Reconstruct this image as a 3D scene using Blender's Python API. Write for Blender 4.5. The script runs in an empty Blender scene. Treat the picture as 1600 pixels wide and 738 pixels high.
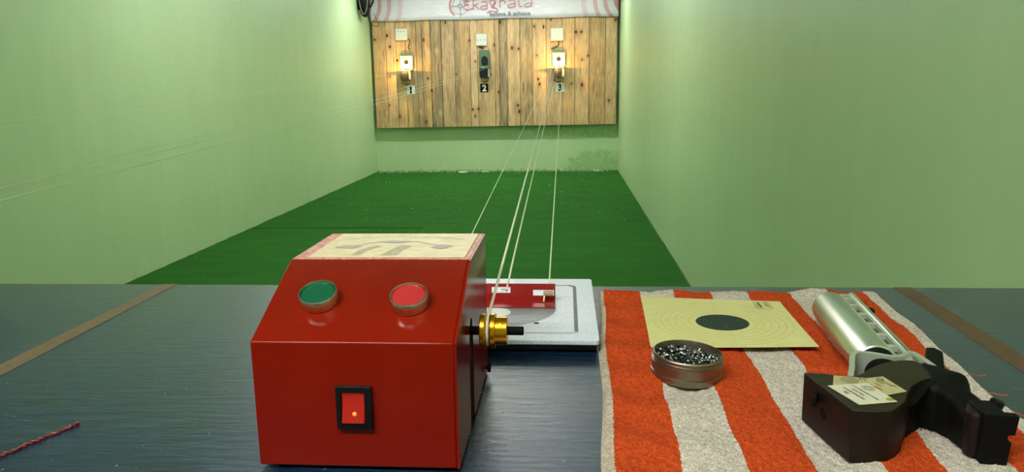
import bpy, bmesh, math, random
import numpy as np
from mathutils import Vector, Matrix, noise
random.seed(7)
S = bpy.context.scene
COL = S.collection
PI = math.pi

# ---------------------------------------------------------------- camera, light, exposure
cam_d = bpy.data.cameras.new('camera'); cam_d.sensor_width = 36; cam_d.lens = 26.325
cam_d.clip_start = 0.02; cam_d.clip_end = 60
cam = bpy.data.objects.new('camera', cam_d); COL.objects.link(cam); S.camera = cam
Rr = (0.99742718, 0.07026111, -0.01422676)
Uu = (3.83939206e-04, 1.93218052e-01, 9.81155766e-01)
Ff = (-0.07168596, 0.97863689, -0.19269396)
m4 = Matrix.Identity(4)
for i in range(3):
    m4[i][0] = Rr[i]; m4[i][1] = Uu[i]; m4[i][2] = -Ff[i]
m4[2][3] = 1.13
cam.matrix_world = m4
S.view_settings.view_transform = 'Standard'; S.view_settings.look = 'None'
S.view_settings.gamma = 1; S.view_settings.use_curve_mapping = False
S.view_settings.exposure = 0.12
w = bpy.data.worlds.new('world'); S.world = w; w.use_nodes = True
w.node_tree.nodes['Background'].inputs[0].default_value = (0.6, 0.75, 0.6, 1)
w.node_tree.nodes['Background'].inputs[1].default_value = 0.05
CEIL = 2.85
def area(name, loc, sx, sy, power, col, rot=(0, 0, 0)):
    l = bpy.data.lights.new(name, 'AREA'); l.shape = 'RECTANGLE'; l.size = sx; l.size_y = sy
    l.energy = power; l.color = col
    o = bpy.data.objects.new(name, l); o.location = loc; o.rotation_euler = rot; COL.objects.link(o); return o
WARMW = (1.0, 0.955, 0.92)
DROP = 0.32     # rods and uplights are added, unseen, to brighten the ceiling
TUBES = [(-0.98, 9.35, 38, 2.9, 32), (-0.98, 6.9, 1, 1.6, 12), (-0.98, 4.9, 14, 2.0, 50), (-0.8, -0.6, 49, 1.6, 30)]  # second fixture is added, to brighten the ceiling mirrored in the tabletop
for (x, y, p, L, up) in TUBES:
    area('ceiling_tube_light', (x, y, CEIL - DROP - 0.09), L, 0.05, p, WARMW if y < 1 else (0.98, 0.97, 1.0))
    if up: area('added_uplight', (x, y, CEIL - DROP + 0.01), L, 0.08, up, (0.98, 0.97, 1.0), (PI, 0, 0))

# ---------------------------------------------------------------- helpers
def smooth_path(pts, n=5):
    P = []
    for i in range(len(pts) - 1):
        for q in range(n):
            t_ = q / n; a0 = pts[max(i - 1, 0)]; a1 = pts[i]; a2 = pts[i + 1]; a3 = pts[min(i + 2, len(pts) - 1)]
            P.append(tuple(.5 * ((2 * a1[k]) + (-a0[k] + a2[k]) * t_ + (2 * a0[k] - 5 * a1[k] + 4 * a2[k] - a3[k]) * t_ ** 2 + (-a0[k] + 3 * a1[k] - 3 * a2[k] + a3[k]) * t_ ** 3) for k in range(3)))
    return P + [tuple(pts[-1])]
class MB:
    def __init__(s): s.v = []; s.f = []
    def add(s, vs, fs):
        n = len(s.v); s.v += [tuple(v) for v in vs]; s.f += [tuple(i + n for i in f) for f in fs]; return s
    def box(s, x0, x1, y0, y1, z0, z1):
        vs = [(x, y, z) for z in (z0, z1) for y in (y0, y1) for x in (x0, x1)]
        return s.add(vs, [(0, 2, 3, 1), (4, 5, 7, 6), (0, 1, 5, 4), (2, 6, 7, 3), (0, 4, 6, 2), (1, 3, 7, 5)])
    def prism(s, pts, a, b, axis='z'):
        n = len(pts)
        def P(p, h): return (p[0], p[1], h) if axis == 'z' else ((h, p[0], p[1]) if axis == 'x' else (p[0], h, p[1]))
        vs = [P(p, a) for p in pts] + [P(p, b) for p in pts]
        fs = [tuple(range(n))[::-1], tuple(range(n, 2 * n))] + [(i, (i + 1) % n, n + (i + 1) % n, n + i) for i in range(n)]
        return s.add(vs, fs)
    def lathe(s, prof, org=(0, 0, 0), axis=(0, 0, 1), n=32, closed=False):
        ax = Vector(axis).normalized(); u = ax.orthogonal().normalized(); w_ = ax.cross(u); o = Vector(org)
        vs = []
        for (r, h) in prof:
            for k in range(n):
                a = 2 * PI * k / n
                vs.append(o + ax * h + (u * math.cos(a) + w_ * math.sin(a)) * r)
        fs = []; m = len(prof)
        for i in range(m if closed else m - 1):
            j = (i + 1) % m
            for k in range(n):
                k2 = (k + 1) % n
                fs.append((i * n + k, i * n + k2, j * n + k2, j * n + k))
        if not closed:
            if prof[0][0] > 1e-6: fs.append(tuple(range(n))[::-1])
            if prof[-1][0] > 1e-6: fs.append(tuple((m - 1) * n + k for k in range(n)))
        return s.add(vs, fs)
    def tube(s, pts, r, n=8, caps=True):
        pts = [Vector(p) for p in pts]; vs = []; fs = []
        ref = None
        for i, p in enumerate(pts):
            t = (pts[min(i + 1, len(pts) - 1)] - pts[max(i - 1, 0)]).normalized()
            if ref is None: ref = t.orthogonal().normalized()
            ref = (ref - t * ref.dot(t)).normalized(); b = t.cross(ref)
            rr = r[i] if isinstance(r, (list, tuple)) else r
            for k in range(n):
                a = 2 * PI * k / n; vs.append(p + (ref * math.cos(a) + b * math.sin(a)) * rr)
        for i in range(len(pts) - 1):
            for k in range(n):
                k2 = (k + 1) % n; fs.append((i * n + k, i * n + k2, (i + 1) * n + k2, (i + 1) * n + k))
        if caps:
            fs.append(tuple(range(n))[::-1]); fs.append(tuple((len(pts) - 1) * n + k for k in range(n)))
        return s.add(vs, fs)
    def ribbon(s, pts, wd, up=(0, 0, 1), taper=None):
        # flat stroke lying in the plane perpendicular to up
        up = Vector(up); pts = [Vector(p) for p in pts]; vs = []; fs = []
        for i, p in enumerate(pts):
            t = (pts[min(i + 1, len(pts) - 1)] - pts[max(i - 1, 0)])
            if t.length < 1e-9: t = Vector((1, 0, 0))
            sd = t.normalized().cross(up).normalized() * (wd / 2)
            vs += [p + sd, p - sd]
        for i in range(len(pts) - 1): fs.append((2 * i, 2 * i + 1, 2 * i + 3, 2 * i + 2))
        return s.add(vs, fs)

def tag(o, label=None, cat=None, group=None, kind=None):
    if label: o['label'] = label
    if cat: o['category'] = cat
    if group: o['group'] = group
    if kind: o['kind'] = kind
    return o
def obj(name, mb, mt, parent=None, smooth=True, bevel=0, seg=2, ang=35, loc=None):
    me = bpy.data.meshes.new(name)
    if isinstance(mb, MB):
        me.from_pydata(mb.v, [], mb.f)
        bm = bmesh.new(); bm.from_mesh(me); bmesh.ops.recalc_face_normals(bm, faces=bm.faces); bm.to_mesh(me); bm.free()
    else:
        mb.to_mesh(me); mb.free()
    if smooth:
        me.shade_smooth(); me.set_sharp_from_angle(angle=math.radians(ang))
    me.materials.append(mt)
    o = bpy.data.objects.new(name, me); COL.objects.link(o)
    if parent: o.parent = parent
    if loc: o.location = loc
    if bevel:
        b = o.modifiers.new('bevel', 'BEVEL'); b.width = bevel; b.segments = seg; b.limit_method = 'ANGLE'
        b.angle_limit = math.radians(30); b.harden_normals = False
    return o
def thing(name, label, cat, loc=(0, 0, 0), rotz=0, group=None):
    o = bpy.data.objects.new(name, None); o.empty_display_size = .05; COL.objects.link(o)
    o.location = loc; o.rotation_euler = (0, 0, rotz); return tag(o, label, cat, group)
def text_obj(name, body, size, mt, mat4, parent=None, align='LEFT', extr=0.0, space=1.0, bold=0.0):
    c = bpy.data.curves.new(name, 'FONT'); c.body = body; c.size = size; c.align_x = align
    c.extrude = extr; c.space_character = space; c.offset = bold; c.resolution_u = 3
    t = bpy.data.objects.new(name + '_tmp', c); COL.objects.link(t)
    bpy.context.view_layer.update()
    dg = bpy.context.evaluated_depsgraph_get()
    me = bpy.data.meshes.new_from_object(t.evaluated_get(dg))
    bpy.data.objects.remove(t); bpy.data.curves.remove(c)
    me.name = name; me.transform(mat4); me.materials.clear(); me.materials.append(mt)
    o = bpy.data.objects.new(name, me); COL.objects.link(o)
    if parent: o.parent = parent
    return o
def frame(org, xa, ya):
    xa = Vector(xa).normalized(); ya = Vector(ya).normalized(); za = xa.cross(ya).normalized(); ya = za.cross(xa)
    m = Matrix.Identity(4)
    for i in range(3): m[i][0] = xa[i]; m[i][1] = ya[i]; m[i][2] = za[i]; m[i][3] = org[i]
    return m
def merge_meshes(name, objs, mt, parent):
    mb = MB()
    for o in objs:
        me = o.data; mb.add([tuple(v.co) for v in me.vertices], [tuple(p.vertices) for p in me.polygons])
        bpy.data.objects.remove(o)
    return obj(name, mb, mt, parent, smooth=False)

# ---------------------------------------------------------------- materials
def lin(c): return tuple(((x / 255) / 12.92 if x / 255 <= .04045 else ((x / 255 + .055) / 1.055) ** 2.4) for x in c) + (1,)
class NT:
    def __init__(s, name):
        s.m = bpy.data.materials.new(name); s.m.use_nodes = True; s.t = s.m.node_tree; s.n = s.t.nodes
        s.b = s.n['Principled BSDF']; s.tc = None
    def node(s, ty, **kw):
        n = s.n.new(ty)
        for k, v in kw.items(): setattr(n, k, v)
        return n
    def link(s, a, b): s.t.links.new(a, b)
    def coord(s, scale=(1, 1, 1), rot=(0, 0, 0), which='Object'):
        if not s.tc: s.tc = s.node('ShaderNodeTexCoord')
        mp = s.node('ShaderNodeMapping'); s.link(s.tc.outputs[which], mp.inputs[0])
        mp.inputs['Scale'].default_value = scale; mp.inputs['Rotation'].default_value = rot; return mp.outputs[0]
    def noise(s, scale=5, detail=4, rough=.6, sc=(1, 1, 1), rot=(0, 0, 0), dist=0):
        n = s.node('ShaderNodeTexNoise'); s.link(s.coord(sc, rot), n.inputs['Vector'])
        n.inputs['Scale'].default_value = scale; n.inputs['Detail'].default_value = detail
        n.inputs['Roughness'].default_value = rough; n.inputs['Distortion'].default_value = dist; return n.outputs['Fac']
    def ramp(s, fac, stops, interp='LINEAR'):
        r = s.node('ShaderNodeValToRGB'); r.color_ramp.interpolation = interp
        e = r.color_ramp.elements
        while len(e) < len(stops): e.new(.5)
        for k, (p, c) in enumerate(stops):
            e[k].position = p; e[k].color = c if hasattr(c, '__len__') else (c, c, c, 1)
        s.link(fac, r.inputs[0]); return r.outputs[0]
    def mix(s, fac, a, b, mode='MIX'):
        n = s.node('ShaderNodeMix', data_type='RGBA', blend_type=mode)
        for sock, v in ((n.inputs[0], fac), (n.inputs[6], a), (n.inputs[7], b)):
            if hasattr(v, 'is_output'): s.link(v, sock)
            else: sock.default_value = v
        return n.outputs[2]
    def math(s, op, a, b=None, c=None):
        n = s.node('ShaderNodeMath', operation=op)
        for i, v in enumerate((a, b, c)):
            if v is None: continue
            if hasattr(v, 'is_output'): s.link(v, n.inputs[i])
            else: n.inputs[i].default_value = v
        return n.outputs[0]
    def xyz(s, which='Object'):
        if not s.tc: s.tc = s.node('ShaderNodeTexCoord')
        x = s.node('ShaderNodeSeparateXYZ'); s.link(s.tc.outputs[which], x.inputs[0]); return x.outputs
    def base(s, v):
        if hasattr(v, 'is_output'): s.link(v, s.b.inputs['Base Color'])
        else: s.b.inputs['Base Color'].default_value = v
    def set(s, **kw):
        for k, v in kw.items():
            k = k.replace('_', ' ')
            if hasattr(v, 'is_output'): s.link(v, s.b.inputs[k])
            else: s.b.inputs[k].default_value = v
        return s
    def bump(s, h, strength=.3, dist=.001):
        n = s.node('ShaderNodeBump'); n.inputs['Strength'].default_value = strength; n.inputs['Distance'].default_value = dist
        s.link(h, n.inputs['Height'])
        prev = s.b.inputs['Normal'].links
        if prev: s.link(prev[0].from_socket, n.inputs['Normal'])
        s.link(n.outputs[0], s.b.inputs['Normal'])
def plain(name, c, rough=.5, metal=0, coat=0, var=.12, vs=40, bump=0, bs=300, bd=.0005, emit=None, es=0, spec=.5):
    t = NT(name); c = lin(c)
    dk = tuple(x * (1 - var) for x in c[:3]) + (1,); lt = tuple(min(1, x * (1 + var)) for x in c[:3]) + (1,)
    t.base(t.ramp(t.noise(vs, 5), [(.3, dk), (.7, lt)]))
    t.set(Roughness=rough, Metallic=metal, Coat_Weight=coat, Specular_IOR_Level=spec)
    if bump: t.bump(t.noise(bs, 4), bump, bd)
    if emit: t.set(Emission_Color=lin(emit), Emission_Strength=es)
    return t.m

M = {}
def wall_paint(name, dampmask=False):
    t = NT(name)
    n = t.noise(1.1, 6, .6, (1, 1, .35)); n2 = t.noise(9, 5, .6, (1, 1, .25))
    c = t.ramp(t.math('ADD', t.math('MULTIPLY', n, .6), t.math('MULTIPLY', n2, .4)),
               [(.3, lin((180, 207, 155))), (.55, lin((187, 214, 162))), (.75, lin((194, 220, 169)))])
    if dampmask:
        X, Y, Z = t.xyz()
        k = t.noise(3.2, 8, .7, dist=1.0); k2 = t.noise(14, 6, .7)
        # damp stains: a big patch at the right end, a small one at the left, a dark line along the skirting
        gr = t.math('MULTIPLY', t.math('SMOOTH_MIN', t.math('MULTIPLY', t.math('SUBTRACT', X, -.55), 1.3), 1.0, .1), t.math('SUBTRACT', .95, t.math('MULTIPLY', Z, 1.5)))
        gl = t.math('MULTIPLY', t.math('SUBTRACT', -1.9, X), t.math('SUBTRACT', .75, t.math('MULTIPLY', Z, 2.2)))
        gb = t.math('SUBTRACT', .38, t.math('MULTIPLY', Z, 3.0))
        g = t.math('MAXIMUM', t.math('MAXIMUM', gr, gl), gb)
        f = t.math('ADD', t.math('MULTIPLY', k, 1.0), t.math('MULTIPLY', k2, .35))
        msk = t.ramp(t.math('MULTIPLY', f, t.math('MAXIMUM', g, 0.0)), [(.36, 0.0), (.42, 1.0)])
        c = t.mix(t.math('MULTIPLY', msk, t.ramp(t.noise(26, 5, .7), [(.35, .25), (.6, 1.0)])), c, lin((150, 190, 124)))
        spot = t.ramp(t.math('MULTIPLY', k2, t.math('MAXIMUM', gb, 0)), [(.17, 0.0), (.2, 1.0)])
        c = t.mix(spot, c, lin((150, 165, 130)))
    t.base(c); t.set(Roughness=.42, Specular_IOR_Level=.45)
    t.bump(t.noise(3, 5, .6, (1, 1, .3)), .25, .02); t.bump(t.noise(160, 4), .12, .002)
    return t.m
M['wall'] = wall_paint('green_wall_paint'); M['wallback'] = wall_paint('green_wall_paint_damp', True)
M['ceil'] = plain('ceiling_white', (215, 220, 212), .8, vs=3)
M['floor'] = plain('concrete', (110, 108, 100), .8, vs=6)
def carpet_mat():
    t = NT('green_carpet')
    n = t.noise(900, 3, .7); n2 = t.noise(2.2, 5, .6, (1, 3, 1)); n3 = t.noise(60, 3, .6, (.25, 1, 1))
    a = t.ramp(n, [(.25, lin((20, 72, 15))), (.75, lin((54, 124, 38)))])
    b = t.ramp(n2, [(.3, lin((205, 215, 205))), (.7, lin((255, 255, 255)))])
    c = t.mix(1.0, a, b, 'MULTIPLY')
    c = t.mix(t.math('MULTIPLY', t.ramp(n3, [(.45, 0.0), (.7, 1.0)]), .35), c, lin((20, 90, 20)))
    t.base(c); t.set(Roughness=.95, Specular_IOR_Level=.15, Sheen_Weight=.2, Sheen_Tint=lin((90, 160, 80)))
    t.bump(n, .6, .004); return t.m
M['carpet'] = carpet_mat()
def table_mat():
    t = NT('navy_table_paint')
    br = t.noise(12, 9, .7, (1.6, 12, 4), dist=.35); fine = t.noise(34, 5, .7, (1.2, 7, 4), dist=.3); big = t.noise(4, 4, .5)
    c = t.ramp(br, [(.3, lin((6, 17, 34))), (.5, lin((14, 34, 58))), (.68, lin((40, 64, 92)))])
    c = t.mix(t.ramp(big, [(.4, 0.0), (.65, .45)]), c, lin((14, 40, 66)))
    dots = t.ramp(t.noise(310, 2, .5), [(.725, 0.0), (.74, 1.0)])
    c = t.mix(t.math('MULTIPLY', dots, .6), c, lin((150, 158, 160)))
    t.base(c); t.set(Roughness=t.ramp(fine, [(.3, .10), (.7, .26)]), Specular_IOR_Level=.86)
    t.bump(br, 1.0, .00050); t.bump(fine, 1.0, .00024); return t.m
M['table'] = table_mat()
M['edge'] = plain('table_edge', (30, 38, 52), .6)
def red_mat():
    t = NT('red_enamel')
    n = t.noise(12, 4)
    c = t.ramp(n, [(.3, lin((116, 15, 3))), (.7, lin((128, 20, 4)))])
    chips = t.ramp(t.noise(70, 3, .5, dist=.6), [(.78, 0.0), (.80, 1.0)])
    c = t.mix(chips, c, lin((215, 120, 90)))
    t.base(c); t.set(Roughness=.17, Specular_IOR_Level=.3)
    t.bump(t.noise(35, 3), .04, .002); return t.m
M['red'] = red_mat()
M['redbr'] = plain('bracket_red', (150, 24, 22), .35, coat=.2)
def worn_mat():
    t = NT('worn_red_top')
    n = t.noise(260, 5, .7); n2 = t.noise(45, 4)
    c = t.ramp(n, [(.35, lin((172, 92, 80))), (.5, lin((196, 130, 118))), (.68, lin((225, 185, 170)))])
    c = t.mix(t.ramp(n2, [(.45, 0.0), (.7, .6)]), c, lin((170, 60, 45)))
    t.base(c); t.set(Roughness=.5); return t.m
M['worn'] = worn_mat()
M['label'] = plain('cream_label', (205, 190, 140), .45, var=.14, vs=70)
M['lilac'] = plain('faded_lilac_print', (172, 160, 146), .5)
M['lilacd'] = plain('lilac_blot', (164, 150, 144), .5)
M['greyprint'] = plain('faded_grey_print', (160, 148, 112), .5, var=.25, vs=200)
M['chrome'] = plain('chrome_ring', (215, 210, 200), .16, 1, var=.03)
M['btngreen'] = plain('green_button', (8, 84, 56), .3, coat=.4, var=.06)
M['btnred'] = plain('red_button', (172, 40, 44), .3, coat=.4, var=.06)
M['black'] = plain('black_plastic', (9, 9, 10), .45, var=.1, spec=.25)
M['blackm'] = plain('black_matte', (5, 5, 5), .65, var=.1, spec=.15)
M['rubber'] = plain('black_rubber', (16, 16, 16), .8)
M['rocker'] = plain('lit_red_rocker', (140, 8, 6), .25, coat=.4, emit=(255, 8, 4), es=.13, var=.05)
M['lampdot'] = plain('neon_dot', (255, 120, 60), .3, emit=(255, 110, 40), es=1.6, var=0.01)
M['rockerglow'] = plain('rocker_glow', (230, 20, 14), .25, emit=(255, 18, 8), es=.8, var=0.02)
M['gold'] = plain('gold_anodised', (225, 150, 35), .25, 1, var=.06, vs=60)
M['cord'] = plain('white_cord', (228, 226, 205), .7, var=.1, vs=900, bump=.4, bs=1500, bd=.0004)
M['cordg'] = plain('pale_line', (214, 226, 178), .45, var=.05)
def plate_mat():
    t = NT('white_hammered_plate')
    n = t.noise(420, 4, .7)
    t.base(t.ramp(n, [(.3, lin((184, 192, 206))), (.7, lin((222, 228, 240)))])); t.set(Roughness=.34, Specular_IOR_Level=.6)
    t.bump(n, .35, .0008); t.bump(t.noise(40, 5, .7, (1, 5, 1)), .2, .001); return t.m
M['plate'] = plate_mat()
M['plategrey'] = plain('grey_print', (128, 132, 136), .4, var=.12, vs=300, bump=.3, bs=420, bd=.0006)
M['darkline'] = plain('dark_groove', (92, 96, 98), .5)
M['navy'] = plain('navy_base', (18, 24, 44), .5)
M['tape'] = plain('brown_tape', (104, 84, 62), .45, var=.22, vs=120)
M['tape2'] = plain('brown_tape_dark', (88, 60, 38), .5, var=.25, vs=90)
def towel_mat():
    t = NT('striped_terry')
    uv = t.node('ShaderNodeUVMap'); sx = t.node('ShaderNodeSeparateXYZ'); t.link(uv.outputs[0], sx.inputs[0])
    u = t.math('ADD', sx.outputs[0], t.math('MULTIPLY', t.math('SUBTRACT', t.noise(420, 3), .5), .010))
    cream = lin((222, 212, 190)); org = lin((224, 90, 42)); wht = lin((232, 226, 212))
    k = t.ramp(u, [(0, cream), (TU[1], org), (TU[2], wht), (TU[3], org), (TU[4], wht), (TU[5], org), (TU[6], wht), (TU[7], org), (TU[8], wht)], 'CONSTANT')
    n = t.noise(1100, 3, .7); n2 = t.noise(240, 3, .6)
    hem = t.math('GREATER_THAN', sx.outputs[1], .986); k = t.mix(t.math('MULTIPLY', hem, .35), k, lin((226, 150, 96)))
    k = t.mix(1.0, k, t.ramp(n, [(.30, lin((150, 128, 118))), (.58, lin((255, 255, 255)))]), 'MULTIPLY')
    k = t.mix(1.0, k, t.ramp(n2, [(.3, lin((222, 215, 210))), (.6, lin((255, 255, 255)))]), 'MULTIPLY')
    t.base(k); t.set(Roughness=.95, Specular_IOR_Level=.05)
    t.bump(n, .9, .0012); t.bump(n2, .6, .0014)
    return t.m
TXF = [.0418, .0470, .0914, .1306, .1773, .22, .272, .3161, .3600, .3760]   # stripe edges at the far hem (y=.916)
TXN = [.0225, .0320, .0768, .1204, .1646, .2085, .2502, .2916, .3230, .3395]   # the same edges at y=.42
TU = [(a - TXF[0]) / (TXF[-1] - TXF[0]) for a in TXF]
M['towel'] = towel_mat()
M['thread'] = plain('orange_thread', (215, 70, 35), .8)
def card_mat(name, paper, black, warm=0):
    t = NT(name)
    X, Y, Z = t.xyz()
    r = t.math('SQRT', t.math('ADD', t.math('POWER', t.math('DIVIDE', X, .92), 2), t.math('POWER', t.math('DIVIDE', Y, .955), 2)))
    if warm: return None
    md = t.math('ABSOLUTE', t.math('SUBTRACT', t.math('FRACT', t.math('DIVIDE', t.math('SUBTRACT', r, .00575 - .004), .008)), .5))
    ring = t.math('MULTIPLY', t.math('LESS_THAN', md, .028), t.math('LESS_THAN', r, .0785))
    blk = t.math('LESS_THAN', r, .02975)
    c = t.mix(blk, t.ramp(t.noise(60, 4), [(.3, lin(tuple(int(q * .97) for q in paper))), (.7, lin(paper))]), lin(black))
    c = t.mix(t.math('MULTIPLY', ring, .6), c, t.mix(blk, lin((95, 105, 70)), lin((86, 104, 84))))
    t.base(c); t.set(Roughness=.75, Specular_IOR_Level=.25)
    return t.m
M['card'] = card_mat('target_card_print', (208, 202, 136), (34, 50, 38))
M['cardlit'] = plain('target_card_paper', (250, 238, 196), .75, var=.03)
M['ink'] = plain('black_ink', (28, 34, 24), .6)
M['ink2'] = plain('dark_print', (42, 44, 40), .6)
M['inkred'] = plain('red_print', (170, 70, 60), .6)
M['tin'] = plain('brushed_tin', (150, 138, 122), .38, 1, var=.05, vs=30, bump=.05, bs=600)
M['lead'] = plain('lead_pellet', (140, 140, 140), .24, 1, var=.3, vs=300)
M['alu'] = plain('matt_aluminium', (214, 220, 208), .32, 1, var=.03, vs=900, bump=.12, bs=2500, bd=.0002)
M['aluflat'] = plain('grey_green_aluminium', (172, 180, 160), .38, .35, var=.04)
M['alushade'] = plain('shaded_slot_floor', (62, 66, 56), .5)  # darker copy of the aluminium, painting the shade inside the rail slots
M['olive'] = plain('olive_black_grip', (38, 36, 18), .6, var=.12, vs=50, bump=.12, bs=900, bd=.0003, spec=.25)
M['gripdark'] = plain('shaded_grip', (6, 6, 4), .65, var=.25, vs=60, bump=.1, bs=500, spec=.15)  # near-black puts the shade of the camera-facing curves into the colour
M['palmside'] = plain('dark_brown_side', (26, 16, 11), .5, var=.3, vs=40, spec=.2)
M['brownwood'] = plain('brown_grip_wood', (26, 15, 10), .6, var=.2, spec=.2)
M['stickw'] = plain('white_sticker', (200, 196, 170), .5, var=.04)
M['sticky'] = plain('yellowed_sticker', (172, 164, 118), .5, var=.08)
M['smear'] = plain('red_glue', (118, 28, 22), .3, var=.5, vs=400, coat=.3)
M['holder'] = plain('dark_green_steel', (84, 112, 80), .5, metal=.0, var=.15)
M['holderd'] = plain('blackish_unlit_steel', (14, 17, 12), .6, var=.15, spec=.3)  # darkened so the green lamp housing looks unlit beside its lamp
M['greystrip'] = plain('grey_strip', (150, 150, 138), .5)
M['switch'] = plain('switch_white', (205, 208, 192), .4, var=.03)
M['white'] = plain('plaque_white', (222, 222, 214), .5, var=.02)
M['banred'] = plain('banner_red', (204, 96, 108), .5, var=.08)
M['bangrey'] = plain('banner_grey', (100, 112, 112), .5, var=.05)
M['wire'] = plain('dark_wire', (34, 40, 34), .5)
M['debris'] = plain('pale_debris', (215, 220, 200), .6, var=.2)
M['tubew'] = plain('tube_glow', (255, 255, 250), .5, emit=(243, 246, 255), es=9.0)
M['bulb'] = plain('warm_bulb', (255, 220, 150), .3, emit=(255, 200, 90), es=14.0)
def banner_mat():
    t = NT('banner_print')
    X, Y, Z = t.xyz()
    def rad(cx, cz):
        return t.math('SQRT', t.math('ADD', t.math('POWER', t.math('SUBTRACT', X, cx), 2), t.math('POWER', t.math('SUBTRACT', Z, cz), 2)))
    bg = t.ramp(t.noise(1.4, 3), [(.3, lin((208, 205, 212))), (.7, lin((222, 218, 224)))])
    pk = lin((206, 132, 132)); p2 = lin((214, 152, 150)); p3 = lin((220, 178, 176)); o = (0, 0, 0, 1)
    for cx in (-2.868, 0.87):
        r = rad(cx, 2.29)
        m = t.ramp(r, [(0, .8), (.235, 0.0), (.322, .66), (.372, 0.0), (.450, .5), (.508, 0.0), (.60, .3), (.665, 0.0)], 'CONSTANT')
        bg = t.mix(m, bg, lin((196, 112, 114)))
    t.base(bg); t.set(Roughness=.32, Specular_IOR_Level=.4); t.bump(t.noise(2.2, 4, .6, (1, 1, 2)), .4, .05); return t.m
M['banner'] = banner_mat()

# ---------------------------------------------------------------- room shell
XL, XR, YB, YF = -2.686, .726, 10.56, -3.0
def struct(name, mb, m, **k):
    o = obj(name, mb, m, smooth=False, **k); o['kind'] = 'structure'; return o
struct('floor', MB().box(XL - .1, XR + .1, YF - .1, YB + .1, -.1, -.006), M['floor'])
struct('ceiling', MB().box(XL - .1, XR + .1, YF - .1, YB + .1, CEIL, CEIL + .1), M['ceil'])
struct('wall_left', MB().box(XL - .1, XL, YF - .1, YB + .1, -.1, CEIL), M['wall'])
struct('wall_right', MB().box(XR, XR + .1, YF - .1, YB + .1, -.1, CEIL), M['wall'])
struct('wall_back', MB().box(XL, XR, YB, YB + .1, -.1, CEIL), M['wallback'])
struct('wall_front', MB().box(XL, XR, YF - .1, YF, -.1, CEIL), M['wall'])
def rough_edge_sheet(poly_edges, z0, z1):
    # poly_edges: list of (x,y,jitter-to-next) ; makes a sheet whose outline wanders a little like cut carpet
    pts = []
    n = len(poly_edges)
    for i in range(n):
        x0, y0, j = poly_edges[i]; x1, y1, _ = poly_edges[(i + 1) % n]
        L = math.hypot(x1 - x0, y1 - y0); k = max(1, int(L / .07))
        for q in range(k):
            t_ = q / k; x = x0 + (x1 - x0) * t_; y = y0 + (y1 - y0) * t_
            if j and q: 
                d = j * noise.noise(Vector((x * 6, y * 6, 3))) + j * .5 * random.uniform(-1, 1)
                if abs(x1 - x0) > abs(y1 - y0): y += d
                else: x += d
            pts.append((x, y))
    return MB().prism(pts, z0, z1)
E_ = .012
c = obj('green_carpet', rough_edge_sheet([(-1.19, -2.9, 0), (XR - .008, -2.9, .007), (XR - .008, YB - .02, .012), (XL + .012, YB - .02, .012), (XL + .012, 6.115, .006), (-1.19, 6.115, 0)], -.006, 0), M['carpet'], smooth=False)
tag(c, 'dark green carpet covering the long range floor up to the far wall', 'carpet')
c = obj('green_carpet', rough_edge_sheet([(XL + .014, -2.9, 0), (-1.2, -2.9, 0), (-1.2, 6.082, .006), (XL + .014, 6.082, .012)], -.006, .0005), M['carpet'], smooth=False)
tag(c, 'narrower green carpet strip along the left wall ending at a dark seam', 'carpet')
# debris on the carpet, nobody could count it
mb = MB()
for i in range(1700):
    if i < 1100: x = random.uniform(XL + .03, XR - .02); y = YB - .03 - abs(random.gauss(0, .10))
    else: x = random.uniform(XL + .1, XR - .05); y = YB - .05 - abs(random.gauss(0, 2.4))
    if y < 2: continue
    s_ = random.uniform(.0012, .0038) * (1.5 if y > 10.2 else 1) * (1 if i % 40 else 2.0); a = random.uniform(0, PI)
    if 6.07 < y < 6.125 and x < -1.18: continue
    z0 = .0006
    ca, sa = math.cos(a) * s_, math.sin(a) * s_
    mb.add([(x + ca, y + sa, z0), (x - sa, y + ca, z0), (x - ca, y - sa, z0), (x + sa, y - ca, z0), (x, y, z0 + s_)], [(0, 1, 4), (1, 2, 4), (2, 3, 4), (3, 0, 4)])
o = obj('pellet_debris', mb, M['debris'], smooth=False); tag(o, 'pale pellet crumbs and paper specks strewn over the green carpet', 'debris', kind='stuff')
for (x, y, rx, ry) in ((-1.43, 10.33, .055, .05), (.44, 10.47, .06, .03), (-1.12, 10.40, .05, .035)):
    pts = [(rx * math.cos(a) * (1 + .2 * math.sin(3 * a)), ry * math.sin(a) * (1 + .15 * math.cos(5 * a))) for a in [2 * PI * k / 24 for k in range(24)]]
    o = obj('paper_scrap', MB().prism(pts, 0.0005, .004), M['white'], loc=(x, y, 0), smooth=False)
    tag(o, {-1.43: 'oval white paper scrap on carpet, leftmost, away from the wall', .44: 'white paper scrap on carpet near the right end of the far wall', -1.12: 'small white paper scrap on carpet below the black numeral sign'}[x], 'paper')

# ceiling tube fixtures
for i, (x, y, p, L, up) in enumerate(TUBES):
    t = thing('tube_light', 'white ceiling tube light, ' + ['nearest the target wall', 'added unseen, second from the target wall', 'third from the target wall', 'above the shooting table'][i], 'light', (x, y, CEIL - DROP), 0)
    for rx in (-L / 2 + .15, L / 2 - .15): obj('added_rod', MB().lathe([(.004, -.002), (.004, DROP)], (rx, 0, 0), (0, 0, 1), 8), M['chrome'], t)
    obj('housing', MB().box(-L / 2 - .02, L / 2 + .02, -.03, .03, -.045, 0), M['switch'], t, bevel=.004)
    obj('tube', MB().lathe([(.013, -L / 2), (.013, L / 2)], (0, 0, -.061), (1, 0, 0), 16), M['tubew'], t)

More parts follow.
